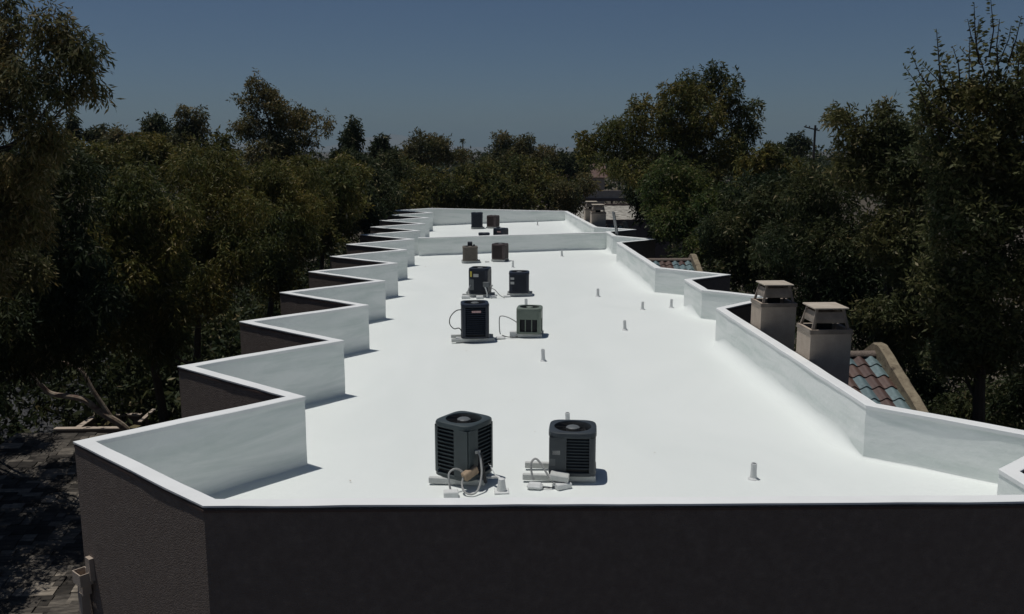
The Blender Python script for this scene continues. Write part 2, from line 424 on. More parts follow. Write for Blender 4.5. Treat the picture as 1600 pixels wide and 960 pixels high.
# ------------------------------------------------------------------ tiled porch roofs with stucco gable walls on the right
TILEC = [(.115, .17, .185), (.095, .058, .048), (.105, .064, .052), (.13, .19, .20), (.085, .05, .043), (.15, .20, .205)]
for q, c in enumerate(TILEC):
    M['tile%d' % q] = mat('roof_tile_glaze_%d' % q, [(.3, tuple(x*.75 for x in c)), (.7, tuple(x*1.25 for x in c))], scale=14, rough=.55, spec=.35)
M['coping'] = mat('weathered_gable_stucco', [(.28, (.07, .055, .04)), (.42, (.22, .18, .125)), (.7, (.32, .27, .19))], scale=7, rough=.95, bump=.6, bscale=30, detail=8)
TW, TL = .215, .36
def tile_mesh(mt):
    mb = MB(); nx = 8
    for l, (y, lift) in enumerate(((0, .0), (TL+.05, .0))):
        for i in range(nx+1):
            u = i/nx; z = .038*(1-math.cos(2*math.pi*u))/2*1.6
            zz = z+(.028 if l == 0 else 0); x = u*TW
            mb.v.append((x, y, zz)); mb.v.append((x, y, zz-.016))
    m_ = (nx+1)*2
    for i in range(nx):
        a_ = i*2; mb.f += [(a_, a_+2, m_+a_+2, m_+a_), (a_+1, m_+a_+1, m_+a_+3, a_+3), (a_, a_+1, a_+3, a_+2)]; mb.m += [0, 0, 0]
    return mb.mesh('roof_tile', mt, smooth=True)
TM = [tile_mesh(M['tile%d' % q]) for q in range(6)]
ridge_mb = MB(); NR = 10
for l, (x, s) in enumerate(((0, 1.08), (.42, 1.0))):
    for i in range(NR+1):
        th = math.pi*i/NR; ridge_mb.v.append((x, -.10*s*math.cos(th), .085*s*math.sin(th)))
for i in range(NR): ridge_mb.f.append((i, i+1, NR+2+i, NR+1+i)); ridge_mb.m.append(0)
ridge_mb.f.append(tuple(range(NR+1))); ridge_mb.m.append(0)
RIDGE = ridge_mb.mesh('ridge_tile', M['stucco'], smooth=True)
def porch(yr, label, seed):
    rnd = random.Random(seed)
    x0, x1, zt = 5.80, 7.66, -.27
    root = empty('tiled_porch', (x0, yr, GZ)); tag(root, label, 'porch', 'tiled porches along the right side')
    sl = R(21); cols, rows = 8, 5; ux = (x1-x0)/cols
    deckm = MB()
    run = rows*TL*math.cos(sl)
    zl = zt-GZ
    deckm.add([(0, 0, zl-.07), (x1-x0, 0, zl-.07), (x1-x0, -run, zl-.07-run*math.tan(sl)), (0, -run, zl-.07-run*math.tan(sl)),
               (0, .7, zl-.07-.7*math.tan(sl)), (x1-x0, .7, zl-.07-.7*math.tan(sl))], [(0, 3, 2, 1), (0, 1, 5, 4)])
    deckm.build('deck_boards', M['stucco'], root)
    # alternating glaze: blue-green crest columns between red-brown ones
    for r_ in range(rows):
        for c_ in range(cols):
            k = [0, 1, 2, 3, 4, 0, 5][(c_+r_ // 1) % 6] if rnd.random() < .8 else rnd.randrange(6)
            k = [1, 3, 0, 1, 2, 0, 4, 3][(c_+(r_ == 2)*0)] if rnd.random() < .93 else rnd.randrange(6)
            o = inst('roof_tile', TM[k], root, (c_*ux, -(r_+1)*TL*math.cos(sl), zl-.055-(r_+1)*TL*math.sin(sl)), (sl, 0, 0))
            o.scale = (ux/TW, 1, 1)
        for c_ in range(cols):
            if r_ < 2:
                o = inst('roof_tile', TM[rnd.randrange(6)], root, ((c_+1)*ux, (r_+1)*TL*math.cos(sl), zl-.055-(r_+1)*TL*math.sin(sl)), (sl, 0, math.pi)); o.scale = (ux/TW, 1, 1)
    for c_ in range(5): inst('ridge_tile', RIDGE, root, (c_*.40-.02, 0, zl-.03), (0, 0, 0))
    # stucco gable wall with a sloping cap that follows the tiles
    w = MB(); w0, w1 = x1-x0, x1-x0+.19
    prof = [(-run-.18, -(run+.18)*math.tan(sl)+.10), (-.12, .20), (.10, .20), (.85, -.85*math.tan(sl)+.10)]
    k = 0; pts = []
    for (ya, za), (yb, zb) in zip(prof, prof[1:]):
        m_ = max(2, int(abs(yb-ya)/.09))
        for s in range(m_): pts.append((ya+(yb-ya)*s/m_, za+(zb-za)*s/m_))
    pts.append(prof[-1])
    for (yy, zz) in pts:
        for (xx, z2) in ((w0, 0), (w0, zl+zz-.015), (w0+.02, zl+zz), (w1-.02, zl+zz), (w1, zl+zz-.015), (w1, 0)):
            v = Vector((xx, yy, z2))
            if z2 > 1: v += noise.noise_vector(Vector((xx*6, yy*6+seed, z2*6)))*.011
            w.v.append(tuple(v))
    for s in range(len(pts)-1):
        for r_ in range(5): q = s*6+r_; w.f.append((q, q+6, q+7, q+1)); w.m.append(0)
    e = (len(pts)-1)*6; w.f += [tuple(range(6)), tuple(range(e, e+6))]; w.m += [0, 0]
    w.build('gable_wall', M['coping'], root)
    fw = MB(); fw.box(((x1-x0)/2, -run+.1, (zl-run*math.tan(sl)-.15)/2), (x1-x0, .15, zl-run*math.tan(sl)-.15)); fw.build('front_wall', M['stucco'], root)
porch(16.6, 'blue and red glazed tile porch roof with gable wall beside the nearest chimney', 3)
porch(31.7, 'small tiled porch roof peeking over the right parapet midway along', 8)
porch(46.8, 'farthest porch gable showing only its stucco end behind the far parapet', 11)
# ------------------------------------------------------------------ air-conditioning condensers
def rsq(w, r, n=40):
    """points of a rounded square, as many as the circle it is joined to"""
    out = []
    for k in range(n):
        a = 2*math.pi*k/n; c, s = math.cos(a), math.sin(a)
        p = 5.0; q = (abs(c)**p+abs(s)**p)**(-1/p)
        out.append((c*q*w/2, s*q*w/2))
    return out
_slat = {}
def slat_mesh(kind, L, m):
    key = (kind, round(L, 3), m.name)
    if key not in _slat:
        mb = MB()
        if kind == 'louver': mb.box((0, 0, 0), (L, .052, .010), rot=Matrix.Rotation(R(-42), 3, 'X'))
        elif kind == 'fin': mb.box((0, 0, 0), (.014, .03, L))
        _slat[key] = mb.mesh('slat', m)
    return _slat[key]
def ac_unit(x, y, rz, w, h, body, label, style='louver', rails=(1.0, 0, .0), nsl=11, plate=None, hubm='hub', panelw=.16, pitch_mat=None, guard=True):
    bm_, z0 = M[body], .10
    root = empty('air_conditioner', (x, y, zr(x)+.004), rz); tag(root, label, 'air conditioner', 'condensers on the white roof')
    RL, rshift, rrot = rails
    for sy in (-1, 1):                                     # sleepers under the unit
        rb = MB(); rb.box((rshift, sy*w*.36, .047), (RL, .07, .088), bev=.008); o = rb.build('support_rail', M['whitep'], root)
        o.rotation_euler = (0, 0, rrot-rz if rrot else 0)
    p = MB(); pts = rsq(w, .06); 
    for (s, z) in ((1.0, z0), (1.0, z0+.045), (.97, z0+.05)):
        p.v += [(a*s, b*s, z) for a, b in pts]
    for l in range(2):
        for k in range(40): p.f.append((l*40+k, l*40+(k+1) % 40, (l+1)*40+(k+1) % 40, (l+1)*40+k)); p.m.append(0)
    p.f += [tuple(range(40))[::-1], tuple(range(80, 120))]; p.m += [0, 0]
    p.build('base_pan', bm_, root, smooth=True)
    zt = z0+h; zb = z0+.05; hh = h-.05-.07
    c = MB(); 
    pts2 = rsq(w-.085, .06)
    for z in (zb, zb+hh): c.v += [(a, b, z) for a, b in pts2]
    for k in range(40): c.f.append((k, (k+1) % 40, 40+(k+1) % 40, 40+k)); c.m.append(0)
    c.build('coil_core', M['dark'], root, smooth=True)
    # corner posts
    hw = w/2-.012
    for (sx, sy) in ((-1, -1), (1, -1), (1, 1), (-1, 1)):
        q = MB(); r_ = .075; pr = []
        for t in range(7):
            a = math.pi/2*t/6; pr.append((sx*(hw-r_+r_*math.sin(a)), sy*(hw-r_+r_*math.cos(a))))
        full = [(pr[0][0]-sx*.015, pr[0][1])]+pr+[(pr[-1][0], pr[-1][1]-sy*.015)]
        for z in (zb, zb+hh): q.v += [(a, b, z) for a, b in full]
        m_ = len(full)
        for t in range(m_-1): q.f.append((t, t+1, m_+t+1, m_+t)); q.m.append(0)
        q.build('corner_post', bm_, root, smooth=True)
    Ls = w-.17
    for side in range(4):
        a = side*math.pi/2; nx, ny = math.sin(a), -math.cos(a)
        if style == 'louver':
            for k in range(nsl):
                z = zb+.03+(hh-.06)*(k+.5)/nsl
                inst('slat', slat_mesh('louver', Ls+.02, bm_), root, (nx*(hw-.022), ny*(hw-.022), z), (0, 0, a))
        elif style == 'fin':
            m_ = 13
            for k in range(m_):
                u = -Ls/2+Ls*(k+.5)/m_
                inst('slat', slat_mesh('fin', hh, bm_), root, (nx*(hw-.01)+math.cos(a)*u, ny*(hw-.01)+math.sin(a)*u, zb+hh/2), (0, 0, a))
        elif style == 'mesh':
            g_ = MB()
            for k in range(24):
                z = zb+hh*(k+.5)/24; g_.box((nx*(hw-.012), ny*(hw-.012), z), (Ls+.03, .012, .016), rz=a)
            for k in range(20):
                u = -Ls/2+Ls*(k+.5)/20; g_.box((nx*(hw-.006)+math.cos(a)*u, ny*(hw-.006)+math.sin(a)*u, zb+hh/2), (.012, .01, hh), rz=a)
            g_.build('wire_mesh', bm_, root)
        elif style == 'panel':
            g_ = MB(); g_.box((nx*(hw-.01), ny*(hw-.01), zb+hh*.80), (Ls+.04, .02, hh*.40), rz=a); g_.build('upper_panel', bm_, root)
            for k in range(4):
                u = -Ls/2-.005+(Ls+.01)*k/3; b_ = MB(); b_.box((nx*(hw-.012)+math.cos(a)*u, ny*(hw-.012)+math.sin(a)*u, zb+hh*.30), (.024, .018, hh*.60), rz=a); b_.build('mullion', bm_, root)
        elif style == 'solid':
            g_ = MB(); nb = 22
            for k in range(nb): g_.box((nx*(hw-.012), ny*(hw-.012), zb+hh*(k+.5)/nb), (Ls+.03, .014, hh/nb*.62), rz=a)
            g_.build('louvered_panel', bm_, root)
    # top with a round fan opening
    t = MB(); K = 40; rim = w*.385
    cir = [(math.cos(2*math.pi*k/K)*rim, math.sin(2*math.pi*k/K)*rim) for k in range(K)]
    o1 = rsq(w, .06)
    loops = [[(a, b, zt-.075) for a, b in o1], [(a, b, zt-.03) for a, b in o1], [(a*.975, b*.975, zt-.008) for a, b in o1], [(a*.93, b*.93, zt) for a, b in o1],
             [(a*1.06, b*1.06, zt+.004) for a, b in cir], [(a*1.02, b*1.02, zt+.004) for a, b in cir], [(a, b, zt-.004) for a, b in cir], [(a, b, zt-.10) for a, b in cir]]
    for lp in loops: t.v += lp
    for l in range(len(loops)-1):
        for k in range(K): t.f.append((l*K+k, l*K+(k+1) % K, (l+1)*K+(k+1) % K, (l+1)*K+k)); t.m.append(0)
    top = t.build('top_cover', bm_, root, smooth=True)
    s_ = MB(); s_.lathe([(rim*.99, zt-.15), (rim*.99, zt-.149)], 32); s_.build('fan_well', M['dark'], root)
    hb = MB(); hb.lathe([(rim*.36, zt-.07), (rim*.38, zt-.012), (rim*.30, zt+.002), (rim*.1, zt+.006)], 20); hb.build('motor_plate', M[hubm], root, smooth=True)
    for k in range(4):
        b_ = MB(); a = k*math.pi/2+.5; pr = []
        for r_ in (rim*.3, rim*.9):
            for da, dz_ in ((-.30, -.02), (.30, .02)): pr.append((math.cos(a+da)*r_, math.sin(a+da)*r_, zt-.09+dz_))
        b_.add(pr+[(v[0], v[1], v[2]-.004) for v in pr], [(0, 1, 3, 2), (4, 6, 7, 5), (0, 2, 6, 4), (1, 5, 7, 3), (2, 3, 7, 6), (0, 4, 5, 1)]); b_.build('fan_blade', M['dark'], root)
    if guard:
        gd = MB()
        for q in range(6):
            rr_ = rim*(.42+.10*q); gd.tube([(math.cos(2*math.pi*k/28)*rr_, math.sin(2*math.pi*k/28)*rr_, zt-.012) for k in range(29)], .0022, 4, cap=False)
        for k in range(8):
            a = 2*math.pi*k/8; gd.tube([(math.cos(a)*rim*.3, math.sin(a)*rim*.3, zt-.008), (math.cos(a)*rim*1.02, math.sin(a)*rim*1.02, zt-.008)], .0028, 4)
        gd.build('fan_guard', M['dark'], root)
    for (side, u, z, pw, ph, m_) in (plate or []):
        a = side*math.pi/2; nx, ny = math.sin(a), -math.cos(a); b_ = MB()
        b_.box((nx*(hw+.006)+math.cos(a)*u, ny*(hw+.006)+math.sin(a)*u, z0+z), (pw, .012, ph), rz=a)
        b_.build({'plate': 'rating_plate', 'platered': 'maker_badge', 'yellow': 'energy_sticker'}.get(m_, 'service_panel'), M[m_], root)
    return root
def loc_tube(root, pts, rad, m, name='conduit', n=8):
    mb = MB(); mb.tube(bez(pts, 7), rad, n); return mb.build(name, M[m], root, smooth=True)

# local axes of a unit with rz = 0: +x right, -y towards the viewer; side 0 faces -y, 1 faces +x, 3 faces -x
a1 = ac_unit(-.20, 12.17, R(-37), .65, .79, 'slate', 'tall slate-green condenser turned corner-on with tan taped box, nearest the front edge at left', rails=(.80, -.06, R(-10)), nsl=11,
             plate=[(0, .19, .385, .235, .67, 'slate'), (1, -.205, .385, .21, .67, 'slate')])
a2 = ac_unit(1.335, 12.10, R(-7), .67, .62, 'slate2', 'squat charcoal condenser with grey plate, nearest the front edge at right', rails=(1.02, -.18, 0), nsl=10,
             plate=[(0, -.20, .30, .24, .50, 'slate2'), (0, -.22, .34, .105, .058, 'plate'), (0, -.275, .20, .085, .10, 'hub')])
# first unit's fittings at its near corner
def wl(root, p): return root.matrix_basis.inverted() @ Vector(p)
def W_(x, y, z): return (x, y, zr(x)+z)
for r_ in (a1, a2): bpy.context.view_layer.update()
c1 = Vector((-.20, 12.28, 0)); k1 = c1+Matrix.Rotation(R(-37), 3, 'Z') @ Vector((.0, 0, 0))
nearx, neary = -.10, 11.86                                 # foot of the near corner
bx = MB(); bx.box((0, 0, 0), (.235, .105, .115), bev=.012); o = bx.build('disconnect_box', M['wrap'], a1)
o.matrix_local = a1.matrix_basis.inverted() @ (Matrix.Translation(W_(-.115, 11.74, .24)) @ Matrix.Rotation(R(38), 4, 'Z') @ Matrix.Rotation(R(-20), 4, 'Y'))
bx = MB(); bx.box((0, 0, 0), (.075, .03, .13), bev=.004); o = bx.build('valve_cover', M['hub'], a1); o.matrix_local = a1.matrix_basis.inverted() @ (Matrix.Translation(W_(-.135, 11.86, .44)) @ Matrix.Rotation(R(-37), 4, 'Z'))
bx = MB(); bx.box((0, 0, 0), (.08, .03, .05), bev=.004); o = bx.build('valve_cover', M['conduit'], a1); o.matrix_local = a1.matrix_basis.inverted() @ (Matrix.Translation(W_(-.01, 11.85, .50)) @ Matrix.Rotation(R(20), 4, 'Z'))
T1 = lambda L: [wl(a1, W_(*p)) for p in L]
loc_tube(a1, T1([(-.375, 11.58, .05), (-.395, 11.60, .16), (-.40, 11.64, .28), (-.34, 11.70, .32), (-.27, 11.74, .30), (-.21, 11.75, .25)]), .014, 'conduit')
loc_tube(a1, T1([(-.20, 11.70, .22), (-.225, 11.62, .12), (-.18, 11.52, .05), (-.08, 11.48, .035), (.0, 11.55, .08), (.045, 11.66, .25), (.03, 11.78, .42), (.0, 11.84, .50)]), .014, 'conduit')
loc_tube(a1, T1([(.02, 11.86, .47), (.03, 11.83, .36), (.01, 11.79, .27)]), .03, 'cable', 'insulated_line')
loc_tube(a1, T1([(.04, 11.86, .46), (.055, 11.82, .30), (.09, 11.80, .12), (.10, 11.84, .06)]), .024, 'cable', 'insulated_line')
loc_tube(a1, T1([(.12, 11.92, .10), (.20, 11.84, .125), (.27, 11.72, .17), (.31, 11.64, .14), (.315, 11.62, .03)]), .02, 'pvc')
loc_tube(a1, T1([(.17, 11.90, .26), (.23, 11.80, .18), (.27, 11.72, .16)]), .008, 'pvc')
def jack(name, x, y, d, rz, label, lift=0.0, bev=.012, m='pvc', tilt=0):
    mb = MB(); mb.box((0, 0, d[2]/2), d, bev=bev); o = mb.build(name, M[m]); o.location = (x, y, zr(x)+lift-.003); o.rotation_euler = (0, tilt, rz)
    tag(o, label, 'roof box', 'white flashing boxes beside the condensers'); return o
jack('flashing_box', -.37, 11.50, (.20, .13, .095), R(4), 'white coated box at the foot of the tall slate condenser, left of its cables')
jf = MB(); jf.box((0, 0, .012), (.20, .20, .03), bev=.008); jf.lathe([(.07, .02), (.055, .10), (.045, .19), (.03, .20)], 14); 
o = jf.build('pipe_boot', M['pvc'], smooth=True); o.location = (.315, 11.60, zr(.315)-.003); tag(o, 'white pipe boot with square flange right of the tall slate condenser', 'pipe boot')
# second unit's fittings
T2 = lambda L: [wl(a2, W_(*p)) for p in L]
loc_tube(a2, T2([(.76, 11.72, .10), (.73, 11.74, .22), (.73, 11.76, .34), (.79, 11.78, .385), (.86, 11.76, .32), (.95, 11.70, .18), (1.04, 11.62, .08), (1.10, 11.60, .04)]), .015, 'conduit')
loc_tube(a2, T2([(.88, 11.62, .03), (.97, 11.60, .022), (1.06, 11.63, .03), (1.14, 11.66, .05)]), .008, 'cable', 'cable')
loc_tube(a2, T2([(1.22, 11.98, .14), (1.33, 12.0, .17), (1.42, 11.98, .15)]), .012, 'pvc')
jack('flashing_box', .775, 11.66, (.22, .15, .085), R(-14), 'rounded white box left of the charcoal condenser with conduit rising from it', bev=.035)
jack('flashing_box', 1.15, 11.64, (.22, .16, .085), R(24), 'lower white box of the pair stacked before the charcoal condenser')
jack('cable_box', 1.11, 11.70, (.26, .18, .09), R(-10), 'upper tilted white box of the pair stacked before the charcoal condenser', lift=.10, m='whitep', tilt=R(7))

a3 = ac_unit(-.06, 21.62, R(3), .69, .84, 'navy', 'tall blue-black condenser with red badge in the second row at left', style='louver', nsl=13, rails=(1.05, -.06, 0), plate=[(0, .02, .66, .22, .05, 'platered')])
loc_tube(a3, [(-.30, -.10, .78), (-.46, -.14, .76), (-.60, -.18, .62), (-.62, -.2, .45), (-.52, -.2, .33), (-.40, -.2, .34), (-.34, -.2, .26), (-.33, -.22, .10)], .012, 'cable', 'cable')
a4 = ac_unit(1.30, 21.85, R(-9), .63, .63, 'greengrey', 'grey-green boxy condenser with three dark grilles in the second row at right', style='panel', rails=(.66, .0, 0), hubm='greengrey')
loc_tube(a4, [(-.28, -.22, .36), (-.40, -.24, .44), (-.52, -.26, .50), (-.66, -.27, .53), (-.72, -.27, .48), (-.72, -.27, .20), (-.70, -.27, .07)], .013, 'conduit')
loc_tube(a4, [(-.66, -.27, .05), (-.52, -.30, .015), (-.34, -.33, .02), (-.26, -.33, .04)], .01, 'cable', 'cable')
jack('flashing_box', .57, 21.62, (.24, .16, .06), 0, 'flat white box left of the grey-green boxy condenser', bev=.025)
jack('flashing_box', .88, 21.74, (.16, .14, .16), 0, 'small white box touching the grey-green boxy condenser')
jack('flashing_box', -.46, 21.42, (.13, .13, .13), 0, 'small white box left of the red-badged condenser')

a5 = ac_unit(.10, 28.35, R(-14), .65, .82, 'navy', 'tall black condenser with yellow sticker in the third row at left', style='solid', rails=(.95, -.05, 0), plate=[(0, -.22, .64, .06, .17, 'yellow'), (0, -.06, .60, .17, .10, 'plate'), (0, -.20, .30, .14, .34, 'hub')])
loc_tube(a5, [(-.22, -.36, .40), (-.27, -.42, .28), (-.32, -.42, .12)], .02, 'alu')
bx = MB(); bx.box((.30, -.40, .43), (.22, .10, .16), rz=R(-20), bev=.01); bx.build('disconnect_box', M['hub'], a5)
loc_tube(a5, [(.26, -.42, .36), (.32, -.44, .2), (.34, -.46, .04)], .02, 'pvc')
loc_tube(a5, [(.40, -.40, .38), (.50, -.42, .42), (.47, -.44, .33), (.58, -.44, .28), (.74, -.46, .12), (.90, -.48, .04)], .014, 'conduit')
a6 = ac_unit(1.34, 28.2, R(-4), .65, .66, 'navy', 'blue-black condenser with two grey plates in the third row at right', style='solid', rails=(.80, .02, 0), plate=[(0, -.21, .47, .12, .07, 'plate'), (0, -.21, .33, .12, .08, 'plate')])
for (x, y, d, l) in ((-.36, 27.95, (.26, .16, .10), 'white box at the left foot of the yellow-stickered condenser'), (.08, 27.80, (.22, .16, .10), 'white box before the yellow-stickered condenser'),
                     (.50, 27.85, (.22, .16, .07), 'flat white box right of the yellow-stickered condenser'), (.94, 27.9, (.22, .16, .06), 'flat white box at the left foot of the two-plate condenser')):
    jack('flashing_box', x, y, d, 0, l)
a7 = ac_unit(-.28, 37.15, R(2), .64, .58, 'tan', 'weathered tan mesh condenser before the cross parapet at left', style='mesh', rails=(.78, .03, 0), hubm='tan')
mt_ = MB(); mt_.box((0, .18, .76), (.20, .20, .18), bev=.02); mt_.box((.17, .2, .70), (.07, .07, .07)); mt_.build('raised_motor', M['navy'], a7)
a8 = ac_unit(.97, 37.2, R(-24), .60, .64, 'brown', 'brown condenser with upright fins before the cross parapet at right', style='fin', rails=(.60, 0, 0))
jack('flashing_box', .42, 37.0, (.18, .14, .06), 0, 'flat white box between the tan and brown condensers')
a9 = ac_unit(.36, 43.9, R(0), .56, .50, 'navy', 'low round-topped condenser barely showing over the cross parapet', style='solid', rails=(.6, 0, 0))
a10 = ac_unit(1.18, 43.9, R(-38), .60, .70, 'navy', 'dark condenser with red badge half hidden behind the cross parapet', style='solid', rails=(.6, 0, 0), plate=[(0, .1, .54, .2, .05, 'platered')])
a11 = ac_unit(.02, 53.4, R(0), .70, .86, 'navy', 'tall blue-black condenser at the far end of the roof', style='solid', rails=(.8, .04, 0))
a12 = ac_unit(.98, 53.3, R(-33), .62, .66, 'brown', 'brown condenser turned corner-on at the far end of the roof', style='fin', rails=(.7, 0, 0))

# aluminium ladder standing outside the far right parapet, its top above the coping
ld = empty('ladder', (7.40, 38.6, GZ)); tag(ld, 'aluminium ladder leaning against the far right parapet', 'ladder')
topv = Vector((-1.50, 0, -GZ+.98))
for sy in (-.2, .2):
    mb = MB(); mb.tube([(0, sy, 0), tuple(topv+Vector((0, sy, 0)))], .042, 6); mb.build('rail', M['alu'], ld)
rg = MB(); rg.tube([(0, -.2, 0), (0, .2, 0)], .016, 6); RG = rg.mesh('rung', M['alu'])
for k in range(1, 27): inst('rung', RG, ld, tuple(topv*(k/27)))

# ------------------------------------------------------------------ low buildings round about
M['shake'] = mat('weathered_wood_shingle', [(.3, (.05, .044, .038)), (.5, (.11, .10, .088)), (.7, (.20, .18, .155))], scale=9, rough=.95, bump=.4, bscale=40, detail=8, stretch=(.4, 1.4, 1))
t = M['shake'].node_tree; pn = t.nodes['Principled BSDF']; gi = N(t, 'ShaderNodeNewGeometry'); oi = N(t, 'ShaderNodeObjectInfo'); ad = N(t, 'ShaderNodeMath', operation='ADD'); fr = N(t, 'ShaderNodeMath', operation='FRACT')
t.links.new(gi.outputs['Random Per Island'], ad.inputs[0]); t.links.new(oi.outputs['Random'], ad.inputs[1]); t.links.new(ad.outputs[0], fr.inputs[0])
rs = ramp(t, [(0, (.18, .17, .16)), (.45, (.5, .48, .46)), (.8, (1.0, .97, .92)), (1, (1.9, 1.8, 1.65))]); t.links.new(fr.outputs[0], rs.inputs[0])
mu = N(t, 'ShaderNodeMixRGB', blend_type='MULTIPLY'); mu.inputs['Fac'].default_value = 1; t.links.new(pn.inputs['Base Color'].links[0].from_socket, mu.inputs[1]); t.links.new(rs.outputs[0], mu.inputs[2]); t.links.new(mu.outputs[0], pn.inputs['Base Color'])
car = empty('carport', (-9.0, 14.0, GZ)); tag(car, 'low carport roof of weathered shingle rows in dappled shade at lower left', 'carport')
rnd = random.Random(5)
zt0, tl = -GZ-4.25, R(5)
xs0, xs1, ys0, ys1 = -3.9, 3.6, -9.0, 10.4                     # local extents, far edge at +y
rows = int((ys1-ys0)/.21); cnt = 0; rest = MB()
SH = []
for wv in (.2, .3, .42, .6):
    mb = MB(); mb.box((0, 0, 0), (wv-.012, .32, .05), bev=0); SH.append((wv, mb.mesh('shingle', M['shake'])))
for r_ in range(rows):
    yy = ys1-.21*r_; zz = zt0-(ys1-yy)*math.tan(tl)
    x = xs0+rnd.uniform(0, .1)
    while x < xs1-.1:
        wv, sm = rnd.choice(SH); yo, zo = rnd.uniform(-.05, .05), rnd.uniform(-.01, .03)
        if 1.2 < yy < 6.2 and cnt < 300 and x < .4: 
            inst('shingle', sm, car, (x+wv/2, yy-.13+yo, zz+.03+zo), (tl+R(5), rnd.uniform(-.02, .02), 0)); cnt += 1
        else: rest.box((x+wv/2, yy-.13+yo, zz+.03+zo), (wv-.012, .32, .05), rot=Matrix.Rotation(tl+R(5), 3, 'X'))
        x += wv
tag(rest.build('shingle_rows', M['shake'], car), kind='stuff')
mb = MB(); ln = (ys1-ys0); mb.add([(xs0, ys1, zt0-.02), (xs1, ys1, zt0-.02), (xs1, ys0, zt0-.02-ln*math.tan(tl)), (xs0, ys0, zt0-.02-ln*math.tan(tl)),
    (xs0, ys1, zt0-.2), (xs1, ys1, zt0-.2), (xs1, ys0, zt0-.2-ln*math.tan(tl)), (xs0, ys0, zt0-.2-ln*math.tan(tl))], [(0, 1, 2, 3), (7, 6, 5, 4), (0, 4, 5, 1), (1, 5, 6, 2), (2, 6, 7, 3), (3, 7, 4, 0)])
mb.build('roof_deck', M['stucco'], car)
for (x, y) in ((xs0+.2, ys1-.3), (xs1-.2, ys1-.3), (xs0+.2, 0), (xs1-.2, 0)):
    mb = MB(); hgt = zt0-.2-(ys1-y)*math.tan(tl); mb.box((x, y, hgt/2), (.14, .14, hgt)); mb.build('post', M['stucco'], car)

# stucco patio enclosure with pale caps beyond the carport
pw = empty('patio_wall', at(140, 668, 27.0)*1); pw.location.z = GZ; tag(pw, 'low stucco patio wall with pale cap behind the carport roof', 'wall')
H_ = at(140, 668, 27.0).z-GZ
for (x, y, sx, sy, dh_) in ((0, 0, 2.1, .16, 0), (-.42, .75, .14, 1.3, -.02), (.30, 1.45, 1.5, .14, 0)):
    mb = MB(); mb.box((x, y, (H_+dh_)/2-.05), (sx, sy, H_+dh_-.1)); mb.build('wall_panel', M['stucco'], pw)
    mb = MB(); mb.box((x, y, H_+dh_-.04), (sx+.05, sy+.05, .07), bev=.01); mb.build('cap', M['chim'], pw)
pl = MB(); p0, p1 = at(218, 660, 27.5), at(241, 640, 28.3); dd = (p1-p0)
pm = (p0+p1)/2; pg = empty('pergola', (pm.x, pm.y, GZ)); tag(pg, 'short pale beam on a post catching sun beyond the second saw tooth', 'pergola')
pl.box((0, 0, 0), (dd.length, .13, .05), bev=.004); plo = pl.build('beam', M['chim'], pg); plo.location = (0, 0, pm.z-GZ); plo.rotation_euler = dd.to_track_quat('X', 'Z').to_euler()
mb = MB(); mb.box((0, 0, (pm.z-GZ-.06)/2), (.09, .09, pm.z-GZ-.06)); mb.build('post', M['bark'] if 'bark' in M else M['trim'], pg)

# neighbour block beyond the far right end
M['maroon'] = mat('dark_brown_stucco', [(.3, (.10, .07, .065)), (.7, (.15, .11, .10))], scale=2, rough=.95)
M['gravel'] = mat('gravel_roof', [(.35, (.07, .065, .055)), (.5, (.30, .28, .24)), (.65, (.55, .52, .46))], scale=2.2, rough=.95, detail=10, bump=.6, bscale=12)
nb = empty('neighbour_block', (11.5, 76, GZ)); tag(nb, 'brown neighbouring block with gravel roof behind the far chimneys', 'building')
hg = 5.3
mb = MB(); mb.box((0, 0, hg/2), (10, 20, hg)); mb.build('wall', M['maroon'], nb)
mb = MB(); mb.box((0, 0, hg+.03), (9.7, 19.7, .06)); mb.build('roof', M['gravel'], nb)
for (x, y, sx, sy) in ((0, -9.9, 10, .2), (0, 9.9, 10, .2), (-4.9, 0, .2, 19.6), (4.9, 0, .2, 19.6)):
    mb = MB(); mb.box((x, y, hg+.11), (sx, sy, .26)); mb.build('parapet', M['maroon'], nb)
nb2 = empty('far_carport', (11.0, 96, GZ)); tag(nb2, 'pale flat carport canopy beyond the brown neighbouring block', 'carport')
mb = MB(); mb.box((0, 0, 5.6), (12, 8, .3)); mb.build('roof', M['maroon'], nb2)
mb = MB(); mb.box((1.0, -3.8, 6.1), (9, .25, .9)); mb.build('fascia', M['chim'], nb2)
mb = MB(); mb.box((-3.0, -4.3, 6.75), (3.6, 1.8, .16)); mb.build('canopy', M['whitep'], nb2)
mb = MB(); mb.box((-2.0, -5.8, 6.15), (3.4, 1.8, .16)); mb.build('canopy', M['whitep'], nb2)
for x in (-5, -1, 3, 5.5):
    mb = MB(); mb.box((x, -3.2, 2.72), (.2, .2, 5.44)); mb.build('post', M['maroon'], nb2)
M['redroof'] = mat('faded_red_roof', [(.3, (.10, .062, .052)), (.7, (.15, .095, .08))], scale=3, rough=.9)
hc = at(884, 266, 140); hs = empty('house', (hc.x+1, hc.y, GZ)); tag(hs, 'distant house with faded red gable roof among the trees', 'house')
hz = hc.z-GZ
mb = MB(); mb.box((0, 0, (hz-1)/2), (9, 8, hz-1)); mb.build('wall', M['chim'], hs)
mb = MB(); mb.add([(-5, -4.6, hz-1), (5, -4.6, hz-1), (5, 4.6, hz-1), (-5, 4.6, hz-1), (-5, 0, hz+1.0), (5, 0, hz+1.0)], [(0, 1, 5, 4), (2, 3, 4, 5), (0, 4, 3), (1, 2, 5), (0, 3, 2, 1)]); mb.build('roof', M['redroof'], hs)

